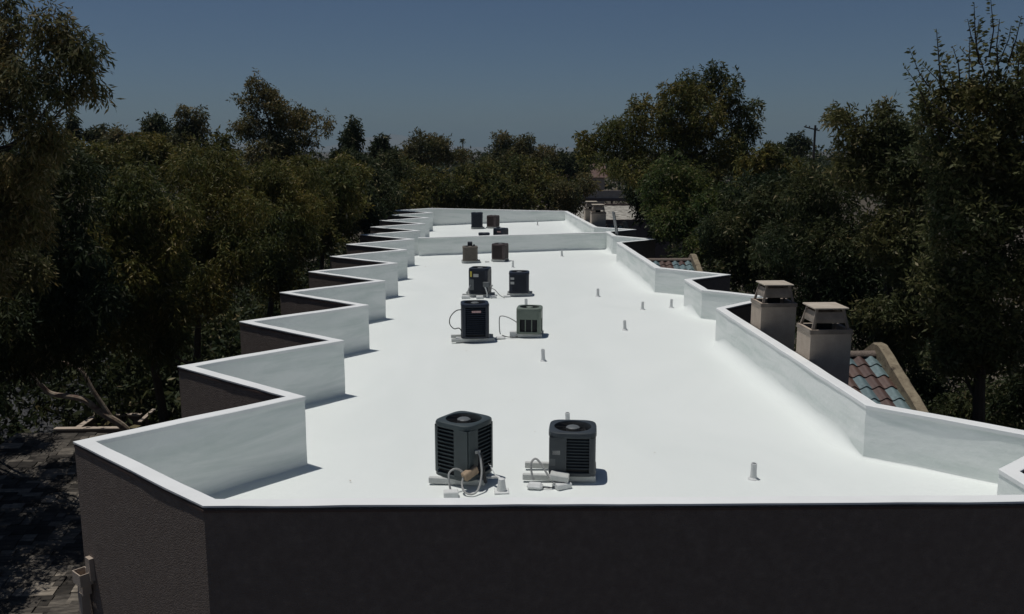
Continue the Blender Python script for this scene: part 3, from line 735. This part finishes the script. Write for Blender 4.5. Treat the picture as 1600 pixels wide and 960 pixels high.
# utility pole
M['polewood'] = plain('tarred_pole_wood', (.06, .05, .045), rough=.9)
pp = at(1274, 196, 95); up_ = empty('utility_pole', (pp.x, pp.y, GZ)); tag(up_, 'wooden utility pole with crossarm standing above the right-hand trees', 'pole')
mb = MB(); mb.tube([(0, 0, 0), (0, 0, pp.z-GZ)], [.16, .11], 10); mb.build('shaft', M['polewood'], up_)
mb = MB(); mb.box((-.35, 0, pp.z-GZ-.35), (1.7, .12, .12), rot=Matrix.Rotation(R(14), 3, 'Y')); mb.build('crossarm', M['polewood'], up_)
for x in (-.98, -.6, .2):
    mb = MB(); mb.lathe([(.05, 0), (.07, .08), (.04, .16)], 8, (x, 0, pp.z-GZ-.28-x*math.tan(R(14))-.08)); mb.build('insulator', M['polewood'], up_)

# ------------------------------------------------------------------ trees
def leafmat(name, cols, trans=.3):
    m = bpy.data.materials.new(name); m.use_nodes = True; t = m.node_tree; L = t.links; p = t.nodes['Principled BSDF']
    g = N(t, 'ShaderNodeNewGeometry'); k = len(cols)
    r = ramp(t, [(.94*i/(k-1), (c[0], c[1]*.93, c[2]*.9)) for i, c in enumerate(cols)]+[(.975, (.24, .21, .14)), (1, (.30, .27, .20))]); L.new(g.outputs['Random Per Island'], r.inputs[0])
    nzl = N(t, 'ShaderNodeTexNoise', Scale=.55, Detail=3); L.new(g.outputs['Position'], nzl.inputs['Vector'])
    r2 = ramp(t, [(.35, (.62, .74, .70)), (.62, (1.25, 1.12, .85))]); L.new(nzl.outputs['Fac'], r2.inputs[0])
    mm = N(t, 'ShaderNodeMixRGB', blend_type='MULTIPLY'); mm.inputs['Fac'].default_value = 1; L.new(r.outputs[0], mm.inputs[1]); L.new(r2.outputs[0], mm.inputs[2]); r = mm
    L.new(r.outputs[0], p.inputs['Base Color']); p.inputs['Roughness'].default_value = .6; p.inputs['Specular IOR Level'].default_value = .12
    tr = N(t, 'ShaderNodeBsdfTranslucent'); L.new(r.outputs[0], tr.inputs['Color'])
    mx = N(t, 'ShaderNodeMixShader'); mx.inputs[0].default_value = trans
    L.new(p.outputs[0], mx.inputs[1]); L.new(tr.outputs[0], mx.inputs[2]); L.new(mx.outputs[0], t.nodes['Material Output'].inputs['Surface'])
    return m
LM = {'olive': leafmat('olive_leaves', [(0.062, 0.076, 0.025), (0.095, 0.101, 0.030), (0.080, 0.101, 0.034), (0.137, 0.122, 0.038), (0.073, 0.095, 0.038), (0.179, 0.157, 0.062)]),
      'euc': leafmat('grey_green_leaves', [(0.062, 0.076, 0.038), (0.106, 0.109, 0.046), (0.084, 0.097, 0.050), (0.157, 0.126, 0.059), (0.076, 0.089, 0.046), (0.210, 0.190, 0.126)]),
      'green': leafmat('mid_green_leaves', [(0.046, 0.076, 0.030), (0.072, 0.106, 0.034), (0.059, 0.095, 0.038), (0.106, 0.130, 0.038), (0.054, 0.080, 0.034), (0.126, 0.126, 0.062)]),
      'dark': leafmat('dark_green_leaves', [(0.030, 0.042, 0.023), (0.046, 0.062, 0.030), (0.038, 0.054, 0.030), (0.059, 0.072, 0.034)]),
      'ash': leafmat('dusty_green_leaves', [(0.059, 0.076, 0.038), (0.092, 0.106, 0.050), (0.076, 0.092, 0.046), (0.122, 0.122, 0.067)])}
M['bark'] = mat('grey_brown_bark', [(.3, (.028, .023, .018)), (.7, (.06, .048, .038))], scale=6, rough=.95, bump=.6, bscale=25, stretch=(1, 1, .25))
M['palebark'] = mat('pale_peeling_bark', [(.35, (.16, .10, .08)), (.5, (.30, .235, .18)), (.65, (.40, .35, .27))], scale=5, rough=.9, bump=.4, bscale=18, detail=8)
def leaf_mesh(name, P, Dv, Nv, ln, wd, m):
    """P base, Dv direction, Nv side; each leaf one folded-flat diamond"""
    k = len(P); V = np.empty((k, 4, 3), np.float32)
    V[:, 0] = P; V[:, 1] = P+Dv*(ln*.45)[:, None]+Nv*(wd*.5)[:, None]; V[:, 2] = P+Dv*ln[:, None]; V[:, 3] = P+Dv*(ln*.45)[:, None]-Nv*(wd*.5)[:, None]
    me = bpy.data.meshes.new(name); me.vertices.add(k*4); me.vertices.foreach_set('co', V.ravel())
    me.loops.add(k*4); me.loops.foreach_set('vertex_index', np.arange(k*4, dtype=np.int32))
    me.polygons.add(k); me.polygons.foreach_set('loop_start', np.arange(0, k*4, 4, dtype=np.int32)); 
    me.update(calc_edges=True); me.materials.append(m); return me
def nrm(a): return a/np.maximum(np.linalg.norm(a, axis=1), 1e-6)[:, None]
def make_leaves(rng, cen, rad, count, lsize, droop, aspect=.28, per=7, up=0.0):
    """sprigs of leaves through a set of clumps"""
    w = (rad**2).sum(1); w = w/w.sum(); ns = max(8, count//per)
    ci = rng.choice(len(cen), ns, p=w); d = nrm(rng.normal(size=(ns, 3)))
    r = rng.random(ns)**.36*1.03
    base = cen[ci]+d*rad[ci]*r[:, None]
    tw = nrm(d*.75+rng.normal(size=(ns, 3))*.45+np.array([0, 0, up-droop]))
    L = lsize*(.7+.6*rng.random(ns))
    P, D_, S_, LN = [], [], [], []
    for j in range(per):
        t = j/per
        pos = base+tw*(L*1.9*t)[:, None]+np.array([0, 0, -1])*(droop*L*1.2*t*t)[:, None]
        sd = nrm(np.cross(tw, rng.normal(size=(ns, 3))))
        ld_ = nrm(tw*.55+sd*(.75 if j % 2 else -.75)+rng.normal(size=(ns, 3))*.25+np.array([0, 0, up*.5-droop*.7]))
        P.append(pos); D_.append(ld_); S_.append(nrm(np.cross(ld_, rng.normal(size=(ns, 3))))); LN.append(L*(.75+.5*rng.random(ns)))
    P, D_, S_, LN = map(np.concatenate, (P, D_, S_, LN))
    return P, D_, S_, LN, LN*aspect
def tree(name, label, base, blobs, count, lsize, leaf, droop=.5, seed=1, trunk_r=.16, bark='bark', sub=9, subr=.42, cat='tree', group=None, aspect=.28, up=0.0, limbs=True, shoots=None, fork=None, upright=None):
    """base = (px, D) foot under that picture column; blobs = [(px, py, D, rx px, ry px)]"""
    rng = np.random.default_rng(seed)
    b = at(base[0], 600, base[1]); root = empty(name, (b.x, b.y, GZ)); tag(root, label, cat, group)
    org = np.array([b.x, b.y, GZ])
    cen, rad, main = [], [], []
    for (px, py, D, rx, ry) in blobs:
        c = np.array(at(px, py, D))-org; s = D/FPX; R3 = np.array([rx*s, rx*s*.95, ry*s]); main.append((c, R3))
        cen.append(c); rad.append(R3*.60)
        for k in range(sub):
            d = rng.normal(size=3); d /= np.linalg.norm(d)
            q = c+d*R3*(.62+.22*rng.random()); f = subr*(.65+.6*rng.random())
            cen.append(q); rad.append(np.array([max(R3.min(), R3.mean()*.8)*f]*3)*np.array([1, 1, .85]))
    cen, rad = np.array(cen), np.array(rad)
    me = leaf_mesh('crown', *make_leaves(rng, cen, rad, int(count*1.5), lsize*1.05, droop, aspect*1.2, up=up), LM[leaf])
    inst('crown', me, root)
    mb = MB(); top = np.mean([c for c, _ in main], axis=0)
    lo = min(c[2] for c, _ in main); hi = max(main, key=lambda q: q[0][2])[0]
    def wob(a, c, k, amp):
        return [Vector(a).lerp(Vector(c), i/k)+Vector(rng.normal(size=3))*amp*math.sin(math.pi*i/k) for i in range(k+1)]
    stem = bez([(0, 0, -.1), (top[0]*.18, top[1]*.18, max(1.2, lo*.5)), (top[0]*.75, top[1]*.75, max(2.0, top[2]*.85)), tuple(hi)], 5); K = len(stem)-1
    mb.tube(stem, [max(.012, trunk_r*(1.2-1.12*i/K)) for i in range(K+1)], 8)
    if limbs:
        for ci, (c, R3) in enumerate(main):
            cv = Vector(c); want = c[2]-.25*R3[2]-.55*math.hypot(c[0]-top[0], c[1]-top[1])
            bi = min(range(2, K), key=lambda i: abs(stem[i].z-want)); st = stem[bi]; r0 = trunk_r*max(.12, .55*(1.2-1.12*bi/K))
            midp = st.lerp(cv, .5)+Vector((0, 0, -.12*(cv-st).length)); pts = bez([st, midp, cv], 3)
            mb.tube(pts, [max(.01, r0*(1-.8*i/(len(pts)-1))) for i in range(len(pts))], 5, cap=False)
            for k in range(min(sub, 5)):
                q = cen[ci*(sub+1)+1+k]; s_ = pts[3+k % 3]; e = Vector(c).lerp(Vector(q), 1.3)
                mb.tube(wob(s_, e, 3, .08), [max(.006, r0*.28*(1-.25*i)) for i in range(4)], 3, cap=False)
    if shoots:
        P, D_, S_, LN = [], [], [], []
        for (px0, py0, px1, py1, D) in shoots:            # upright leafy shoots
            s0, s1 = np.array(at(px0, py0, D))-org, np.array(at(px1, py1, D+rng.uniform(-.3, .3)))-org
            mb.tube([tuple(s0), tuple((s0*.5+s1*.5)+rng.normal(size=3)*.04), tuple(s1)], [.014, .009, .004], 4, cap=False)
            ax = (s1-s0); ln_ = np.linalg.norm(ax); ax /= ln_; m_ = int(ln_/.022)
            for k in range(m_):
                t = (k+rng.random())/m_; sd = rng.normal(size=3); sd -= ax*sd.dot(ax); sd /= np.linalg.norm(sd)
                P.append(s0+ax*ln_*t); d_ = sd*.9+ax*.35+np.array([0, 0, -.15]); D_.append(d_/np.linalg.norm(d_)); S_.append(np.cross(D_[-1], rng.normal(size=3))); LN.append(.115*(1.25-.55*t)*rng.uniform(.7, 1.2))
        P, D_, S_, LN = np.array(P), nrm(np.array(D_)), nrm(np.array(S_)), np.array(LN)
        inst('shoot_leaves', leaf_mesh('shoot_leaves', P, D_, S_, LN, LN*.42, LM[leaf]), root)
    mb.build('trunk', M[bark], root, smooth=True)
    return root
# --- left of the building, near to far
tree('eucalyptus_tree', 'tall drooping eucalyptus filling the upper left corner', (-260, 15.5),
     [(78, 40, 14, 40, 42), (122, 82, 14, 34, 34), (140, 122, 14.2, 24, 36), (10, 40, 14.6, 30, 60), (40, 108, 14.2, 52, 40), (100, 135, 14, 30, 26), (-40, 90, 15, 50, 90), (55, 195, 14.2, 34, 40), (5, 165, 14.6, 30, 40), (85, 215, 14.4, 20, 34), (30, 262, 14.4, 50, 44), (-20, 330, 14.6, 60, 90), (45, 320, 15, 50, 50), (-60, 440, 15, 70, 80), (-180, 300, 14.5, 110, 110), (-150, 480, 14, 100, 90), (-300, 380, 13, 120, 120), (20, 400, 16, 50, 60)],
     52000, .105, 'euc', droop=.75, seed=11, trunk_r=.17, sub=8, aspect=.2)
tree('willow_tree', 'dark drooping tree at the left edge under the tall eucalyptus', (-90, 27.5),
     [(40, 300, 19, 80, 60), (110, 290, 19.5, 60, 50), (70, 380, 19, 100, 70), (30, 470, 18.5, 90, 70), (130, 450, 19.5, 80, 70), (90, 530, 19.5, 70, 45), (0, 560, 19.5, 60, 45), (-80, 480, 19, 90, 90), (60, 240, 20, 70, 40), (-150, 330, 20.5, 110, 80), (-60, 380, 21.5, 100, 80), (-190, 450, 20, 100, 80), (20, 340, 22.5, 80, 60), (-260, 350, 19, 110, 90), (-95, 600, 17.2, 100, 60), (-55, 560, 18.5, 80, 50), (-170, 560, 17, 90, 60), (-110, 440, 23.5, 110, 70), (-20, 470, 23.8, 80, 50), (-140, 640, 16, 90, 60), (-210, 560, 15.5, 100, 80), (-40, 520, 20.5, 70, 50)], 96000, .13, 'dark', droop=.7, seed=12, aspect=.22)
tree('leaning_eucalyptus', 'leaning eucalyptus with bare pale limb arching beyond the first saw tooth', (258, 25.6),
     [(180, 300, 23, 80, 55), (230, 350, 23, 80, 60), (170, 400, 22, 90, 60), (235, 450, 22.5, 75, 60), (180, 500, 22, 70, 45)], 26000, .13, 'olive', droop=.75, seed=13, aspect=.22)
tree('willow_tree', 'olive willow-like tree hanging over the second saw tooth', (300, 26.5),
     [(300, 270, 27, 80, 45), (350, 320, 26, 80, 55), (300, 380, 26, 80, 60), (370, 400, 25.5, 50, 50), (300, 460, 24.5, 60, 50), (250, 520, 23.5, 50, 45)], 30000, .13, 'olive', droop=.8, seed=14, aspect=.2)
tree('willow_tree', 'yellowish willow-like tree hanging over the fourth saw tooth', (410, 31.5),
     [(400, 290, 32, 70, 45), (450, 330, 31, 50, 45), (390, 360, 31, 60, 45), (430, 390, 30, 40, 36), (480, 300, 34, 40, 40), (425, 430, 29.5, 36, 30), (465, 385, 33, 32, 30)], 29000, .15, 'olive', droop=.7, seed=15, aspect=.22)
tree('broadleaf_tree', 'rounded tree beside the sixth saw tooth', (500, 39), [(490, 280, 40, 60, 40), (530, 310, 39, 40, 40), (480, 340, 37, 45, 36), (540, 270, 42, 36, 30), (500, 370, 37.5, 34, 26), (535, 345, 41, 26, 26)], 20000, .18, 'olive', seed=16)
tree('broadleaf_tree', 'dark rounded tree beside the last saw teeth', (570, 50), [(560, 265, 50, 50, 34), (590, 290, 49, 36, 34), (560, 310, 47, 40, 30), (610, 262, 54, 30, 26), (570, 340, 47.5, 28, 24), (595, 318, 52, 22, 20)], 18000, .2, 'dark', seed=17)
tree('tall_eucalyptus', 'tall airy eucalyptus rising above the left treeline', (435, 50),
     [(402, 135, 50, 20, 20), (425, 160, 50, 34, 22), (392, 165, 50, 22, 26), (450, 175, 50, 34, 24), (405, 200, 50, 34, 30), (480, 182, 50, 26, 20), (504, 192, 50, 16, 18), (450, 215, 50, 52, 32), (380, 195, 50, 18, 22), (440, 250, 50, 70, 30)], 15000, .17, 'euc', droop=.6, seed=18, trunk_r=.2, sub=7, subr=.38)
tree('broadleaf_tree', 'broad low tree behind the left willows', (190, 44), [(160, 245, 44, 70, 32), (230, 240, 46, 60, 28), (100, 245, 42, 60, 30), (300, 240, 45, 50, 24), (345, 225, 46, 22, 18)], 15000, .2, 'olive', seed=19)
tree('twiggy_tree', 'small twiggy tree with two tufts on the left skyline', (295, 62), [(288, 172, 62, 13, 10), (314, 178, 62, 10, 13), (290, 195, 62, 22, 14), (300, 215, 62, 36, 20)], 4000, .22, 'euc', droop=.6, seed=20, sub=5)
tree('dense_tree', 'dense dark round-headed tree on the left skyline', (243, 75), [(244, 185, 75, 13, 11), (242, 200, 75, 20, 16), (250, 218, 75, 28, 18)], 5000, .26, 'dark', seed=21)
tree('conifer', 'small dark conifer on the far left skyline', (113, 80), [(112, 182, 80, 3, 6), (112, 194, 80, 7, 8), (113, 208, 80, 11, 9), (113, 222, 80, 13, 10)], 3500, .24, 'dark', seed=22, sub=5)
tree('conifer', 'tiny conifer beside the low tuft on the left skyline', (158, 82), [(159, 195, 82, 3, 6), (158, 206, 82, 7, 8), (150, 214, 82, 12, 8), (138, 208, 82, 8, 7)], 2600, .24, 'dark', seed=23, sub=5)
tree('broadleaf_tree', 'low pale tuft of a tree on the left skyline', (185, 70), [(180, 206, 70, 16, 10), (205, 214, 70, 16, 9), (190, 224, 70, 34, 12)], 3600, .24, 'euc', seed=24, sub=5)
tree('dense_tree', 'dark upright tree right of the tall eucalyptus', (550, 68), [(551, 188, 68, 7, 10), (549, 204, 68, 12, 13), (548, 222, 68, 16, 14), (545, 240, 68, 24, 14)], 5200, .24, 'dark', seed=25, sub=6)
tree('dense_tree', 'small dark tree beside the gap with the far hills', (597, 72), [(598, 218, 72, 9, 9), (592, 232, 72, 18, 12), (606, 240, 72, 16, 10)], 3200, .25, 'dark', seed=26, sub=5)
# --- beyond the far end of the roof
tree('broadleaf_tree', 'spreading tree beyond the far left roof corner', (650, 66), [(650, 280, 66, 50, 34), (610, 300, 64, 40, 30), (690, 300, 66, 40, 30), (640, 318, 64, 50, 20)], 11000, .24, 'olive', seed=31)
tree('twiggy_tree', 'wide tree with bare twig tips beyond the far parapet', (675, 84), [(660, 222, 84, 20, 14), (690, 222, 84, 16, 13), (672, 242, 84, 44, 18), (640, 250, 84, 26, 14), (715, 244, 84, 20, 12)], 8000, .26, 'euc', droop=.2, seed=32, up=.3)
tree('broadleaf_tree', 'dense tree directly behind the far parapet', (745, 68), [(745, 275, 68, 48, 32), (720, 305, 66, 40, 26), (775, 305, 66, 40, 26)], 11000, .24, 'olive', seed=33)
tree('eucalyptus_tree', 'airy two-topped tree right of the distant palms', (805, 88), [(785, 220, 88, 14, 13), (822, 222, 88, 14, 16), (803, 238, 88, 34, 16), (850, 238, 88, 18, 12), (780, 250, 88, 30, 14)], 8500, .26, 'euc', seed=34)
tree('broadleaf_tree', 'rounded tree behind the far parapet left of the chimneys', (840, 70), [(830, 270, 70, 46, 32), (865, 295, 68, 40, 30), (810, 310, 66, 36, 22), (880, 312, 67, 34, 20)], 11000, .24, 'olive', seed=35)
tree('dense_tree', 'dark low tree left of the big right-hand tree', (885, 96), [(880, 250, 96, 24, 14), (900, 262, 96, 22, 16), (905, 244, 96, 12, 8), (868, 262, 96, 18, 12)], 5000, .3, 'dark', seed=36)
tree('shrub_tree', 'reddish shrubby tree beside the far chimneys', (900, 66), [(885, 300, 66, 26, 24), (912, 285, 68, 20, 20)], 4500, .2, 'euc', seed=37, trunk_r=.08)
# --- right of the building
tree('big_broadleaf_tree', 'big domed tree towering over the right skyline', (1075, 47),
     [(1120, 108, 47, 18, 20), (1095, 135, 47, 32, 26), (1140, 145, 47, 26, 38), (1058, 155, 47, 42, 30), (1015, 180, 47, 44, 34), (1100, 180, 47, 70, 46), (1162, 190, 47, 24, 46), (968, 205, 47, 36, 32), (1183, 160, 47, 7, 10), (935, 235, 47, 30, 34), (910, 215, 47, 11, 13), (1030, 225, 47, 74, 44), (1120, 235, 47, 66, 46), (990, 262, 46, 56, 34), (1080, 275, 46, 60, 34)],
     36000, .17, 'olive', droop=.5, seed=41, trunk_r=.32, sub=8, subr=.38)
tree('broadleaf_tree', 'green tree hanging over the right parapet tips', (1085, 37), [(1050, 285, 37, 46, 40), (1100, 310, 36.5, 60, 46), (1060, 340, 36, 44, 34), (1130, 350, 35, 56, 46), (1100, 390, 34, 40, 30)], 20000, .16, 'green', seed=42, droop=.5)
tree('broadleaf_tree', 'dark tree behind the far right tip, under the domed tree', (1010, 52), [(1000, 295, 52, 34, 26), (1020, 320, 51, 28, 26), (1040, 345, 50, 30, 24)], 9000, .2, 'dark', seed=43)
tree('broadleaf_tree', 'dark tree above the second chimney', (1190, 29), [(1180, 300, 30, 60, 50), (1160, 370, 29, 60, 50), (1230, 350, 28.5, 60, 60), (1200, 420, 28, 60, 36), (1150, 410, 28.5, 40, 30)], 24000, .14, 'dark', seed=44, droop=.5)
tree('broadleaf_tree', 'lit green top behind the dark trees on the right', (1215, 42), [(1208, 240, 42, 16, 18), (1240, 265, 42, 34, 24), (1180, 265, 42, 30, 24)], 6000, .18, 'olive', seed=45)
tree('feathery_tree', 'feathery dark tree behind the nearest chimney', (1300, 22.5), [(1290, 300, 23, 70, 50), (1270, 380, 22.5, 80, 60), (1340, 400, 22, 70, 70), (1290, 460, 22, 70, 50), (1360, 480, 21.5, 60, 60), (1400, 560, 21, 60, 50)], 30000, .12, 'dark', seed=46, droop=.5, aspect=.22)
tree('mesquite_tree', 'mesquite with loose twigs against the sky right of the utility pole', (1390, 19.5),
     [(1400, 205, 19.5, 50, 36), (1340, 215, 19.5, 34, 26), (1310, 180, 19.5, 26, 8), (1370, 270, 19.5, 66, 46), (1440, 270, 19, 50, 50), (1400, 350, 19, 80, 56), (1460, 420, 18.5, 60, 60), (1420, 500, 18.5, 70, 60), (1380, 165, 19.5, 16, 8)], 34000, .105, 'ash', seed=47, droop=.35, aspect=.26)
tree('ash_tree', 'tall leafy tree with upright shoots at the right edge', (1560, 15.2),
     [(1480, 170, 14.5, 44, 46), (1560, 170, 14.8, 70, 66), (1500, 250, 14.5, 60, 50), (1590, 290, 14.5, 70, 70), (1510, 340, 14.5, 66, 60), (1580, 410, 14.5, 80, 70), (1490, 440, 14.8, 54, 60), (1560, 520, 14.5, 90, 66), (1500, 560, 15, 60, 40), (1640, 120, 15, 50, 80)],
     42000, .085, 'ash', seed=48, droop=.25, aspect=.34, up=.15,
     shoots=[(1470, 130, 1463, 45, 14.5), (1450, 135, 1420, 75, 14.5), (1480, 140, 1440, 100, 14.6), (1450, 170, 1412, 102, 14.4), (1460, 190, 1420, 140, 14.5), (1530, 100, 1522, 4, 14.6), (1545, 90, 1548, 0, 14.6), (1520, 110, 1500, 75, 14.6), (1560, 110, 1562, 30, 14.7),
             (1575, 100, 1596, 25, 14.7), (1560, 100, 1580, 40, 14.7), (1540, 120, 1530, 30, 14.7), (1500, 130, 1488, 72, 14.7), (1590, 130, 1600, 60, 14.8),
             (1500, 160, 1478, 95, 14.3), (1515, 150, 1515, 60, 14.4), (1490, 190, 1445, 150, 14.2), (1470, 220, 1425, 190, 14.4), (1540, 140, 1560, 70, 14.3), (1560, 160, 1590, 85, 14.4), (1470, 160, 1432, 118, 14.7), (1530, 90, 1512, 30, 14.9), (1485, 120, 1475, 80, 14.9), (1580, 150, 1610, 100, 14.2), (1460, 250, 1415, 230, 14.5), (1350, 190, 1290, 150, 19.4) if False else (1500, 200, 1462, 180, 14.1)])
tree('shrub', 'low shrub at the foot of the right-hand trees beside the gable wall', (1480, 17), [(1450, 620, 18, 60, 40), (1530, 640, 16.5, 70, 40), (1590, 610, 15.5, 60, 40)], 12000, .09, 'dark', seed=49, cat='shrub', trunk_r=.05)
tree('far_tree', 'small far tree at the foot of the utility pole', (1248, 100), [(1244, 215, 100, 9, 8), (1256, 220, 100, 8, 8), (1245, 230, 100, 20, 9), (1222, 232, 100, 10, 7)], 3000, .3, 'dark', seed=50, sub=5)
# the bare arching limb of the leaning eucalyptus: from behind the parapet up and to the left
lt = [o for o in bpy.data.objects if o.name.startswith('leaning_eucalyptus')][0]
mb = MB(); pts = [at(*p) for p in ((262, 720, 25.6), (215, 690, 25.4), (190, 665, 25.2), (158, 645, 25), (128, 624, 24.9), (82, 616, 24.8), (66, 604, 24.7), (52, 588, 24.6), (44, 560, 24.5))]
pts = [p-lt.location for p in bez(pts, 5)]; mb.tube(pts, [.125-.08*i/(len(pts)-1) for i in range(len(pts))], 9)
pts = [p-lt.location for p in bez([at(*p) for p in ((175, 655, 25.1), (145, 610, 25), (128, 580, 25), (104, 568, 25), (70, 564, 24.8), (50, 570, 24.7))], 5)]; mb.tube(pts, [.07-.04*i/(len(pts)-1) for i in range(len(pts))], 8)
mb.build('limb', M['palebark'], lt, smooth=True)

# distant palms
def palm(px, py, D, label, seed):
    rng = random.Random(seed); p = at(px, py, D); root = empty('palm_tree', (p.x, p.y, GZ)); tag(root, label, 'palm tree'); h = p.z-GZ
    mb = MB(); mb.tube([(0, 0, 0), (.2, 0, h*.5), (0, 0, h)], [.3, .24, .2], 7); mb.build('trunk', M['bark'], root)
    cr = MB()
    for k in range(26):
        a = rng.uniform(0, 6.283); e = rng.uniform(-.7, 1.1); L = rng.uniform(1.3, 1.9)
        d = Vector((math.cos(a)*math.cos(e), math.sin(a)*math.cos(e), math.sin(e))); s = Vector((-math.sin(a), math.cos(a), 0))*.28; o = Vector((0, 0, h))
        m_ = o+d*L*.6; t = o+d*L+Vector((0, 0, -.3*L)); cr.add([o, m_+s, t, m_-s], [(0, 1, 2, 3)])
    cr.build('crown', LM['dark'], root)
palm(723, 221, 330, 'distant fan palm, the left and taller one on the skyline', 1)
palm(765, 229, 420, 'distant fan palm, the right and smaller one on the skyline', 2)
# the far wood that reads as one mass
rng = np.random.default_rng(77); cen, rad = [], []
for k in range(420):
    D = rng.uniform(110, 420); px = rng.uniform(-150, 1750); top = 236-rng.uniform(-6, 5)*(1 if 560 < px < 1000 else 2.0)
    p = at(px, top, D); r = rng.uniform(2.0, 4.5); h = (p.z-GZ)/2
    cen.append((p.x, p.y, p.z-r*.9)); rad.append((r*1.3, r*1.3, r))
    cen.append((p.x+rng.normal()*2, p.y, (p.z+GZ)/2-.5)); rad.append((r*1.5, r*1.5, h*.75))
P_ = make_leaves(rng, np.array(cen), np.array(rad), 110000, .8, .3, aspect=.5)
o = inst('distant_wood', leaf_mesh('distant_wood', *P_, LM['dark']), None); tag(o, 'distant band of dark trees along the horizon', 'trees', kind='stuff')
# far hills, barely showing
M['rock'] = mat('desert_hill_rock', [(.3, (.16, .13, .11)), (.7, (.22, .185, .16))], scale=.002, rough=1)
hl = MB(); nx, ny = 90, 10
for j in range(ny):
    for i in range(nx):
        u = i/(nx-1); v = j/(ny-1); X = -6000+11000*u; Y = 9000+2600*v
        env = math.exp(-((X+900)/600)**2)*175+math.exp(-((X-600)/700)**2)*60+math.exp(-((X+3000)/900)**2)*110
        hl.v.append((X, Y, GZ-5+env*math.sin(math.pi*min(1, v*1.25+.02)/1.0 if v < .8 else math.pi*.98)*(1+.35*noise.noise(Vector((X*.0011, Y*.0011, 2)))+.12*noise.noise(Vector((X*.005, Y*.004, 5))))))
for j in range(ny-1):
    for i in range(nx-1): q = j*nx+i; hl.f.append((q, q+1, q+nx+1, q+nx)); hl.m.append(0)
tag(hl.build('hills', M['rock'], smooth=True), kind='structure')

# ------------------------------------------------------------------ shrubs and low growth under the trees
def undergrowth(name, label, boxes, count, lsize, leaf, seed):
    rng = np.random.default_rng(seed); cen, rad = [], []
    for (xa, xb, ya, yb, zlo, zhi, k) in boxes:
        for _ in range(k):
            zt_ = rng.uniform(zlo, zhi); cen.append((rng.uniform(xa, xb), rng.uniform(ya, yb), (zt_+GZ)/2)); r = rng.uniform(.8, 1.5); rad.append((r, r, (zt_-GZ)*.55))
    o = inst(name, leaf_mesh(name, *make_leaves(rng, np.array(cen), np.array(rad), count, lsize, .3, aspect=.4), LM[leaf]), None)
    tag(o, label, 'undergrowth', kind='stuff')
undergrowth('undergrowth_left', 'tangled dark growth under the left-hand trees', [(-26, -13.5, 28, 50, -3.0, -.5, 60), (-13.5, -7, 28.5, 40, -2.6, -.8, 40), (-13, -6.6, 27, 60, -3.6, -1.6, 60), (-24, -13, 22, 60, -3.5, -.5, 60), (-9.5, -6.4, 25, 28, -4.5, -2.5, 10), (-22, -6.2, 58, 76, -3.0, -.3, 50), (-12, -6.6, 30, 58, -2.5, -1.0, 34)], 90000, .28, 'dark', 91)
undergrowth('undergrowth_right', 'tangled dark growth under the right-hand trees', [(8.4, 14, 11, 60, -4.2, -1.8, 80), (14, 24, 12, 60, -4, .5, 60), (-6, 16, 60.5, 66, -4, -1.5, 30)], 50000, .27, 'dark', 92)

# ------------------------------------------------------------------ the hazy air between here and the hills
hz_ = MB(); hz_.box((-500, 5500, 110), (16000, 13000, 240)); 
hm = bpy.data.materials.new('dusty_air'); hm.use_nodes = True; t = hm.node_tree; t.nodes.clear()
pv = N(t, 'ShaderNodeVolumePrincipled'); pv.inputs['Color'].default_value = (.41, .56, .66, 1); pv.inputs['Density'].default_value = .00014
t.links.new(pv.outputs[0], N(t, 'ShaderNodeOutputMaterial').inputs['Volume'])
ho = hz_.build('haze', hm); tag(ho, 'thin dusty haze hanging over the whole neighbourhood', 'haze', kind='stuff')

# a few scraps of dry leaf blown onto the white deck
rng = np.random.default_rng(5); k = 46
X_ = rng.uniform(-2.2, 5.0, k); Y_ = rng.uniform(9.8, 38, k); P_ = np.stack([X_, Y_, np.array([zr(x) for x in X_])+.024], 1)
D_ = nrm(np.stack([rng.normal(size=k), rng.normal(size=k), rng.normal(size=k)*.12], 1)); S2 = nrm(np.cross(D_, np.array([0, 0, 1.0])+rng.normal(size=(k, 3))*.2)); LN = rng.uniform(.025, .07, k)
o = inst('dry_leaf_litter', leaf_mesh('dry_leaf_litter', P_, D_, S2, LN, LN*.3, M['wrap']), None); tag(o, 'scattered scraps of dry leaf on the white roof', 'leaf litter', kind='stuff')
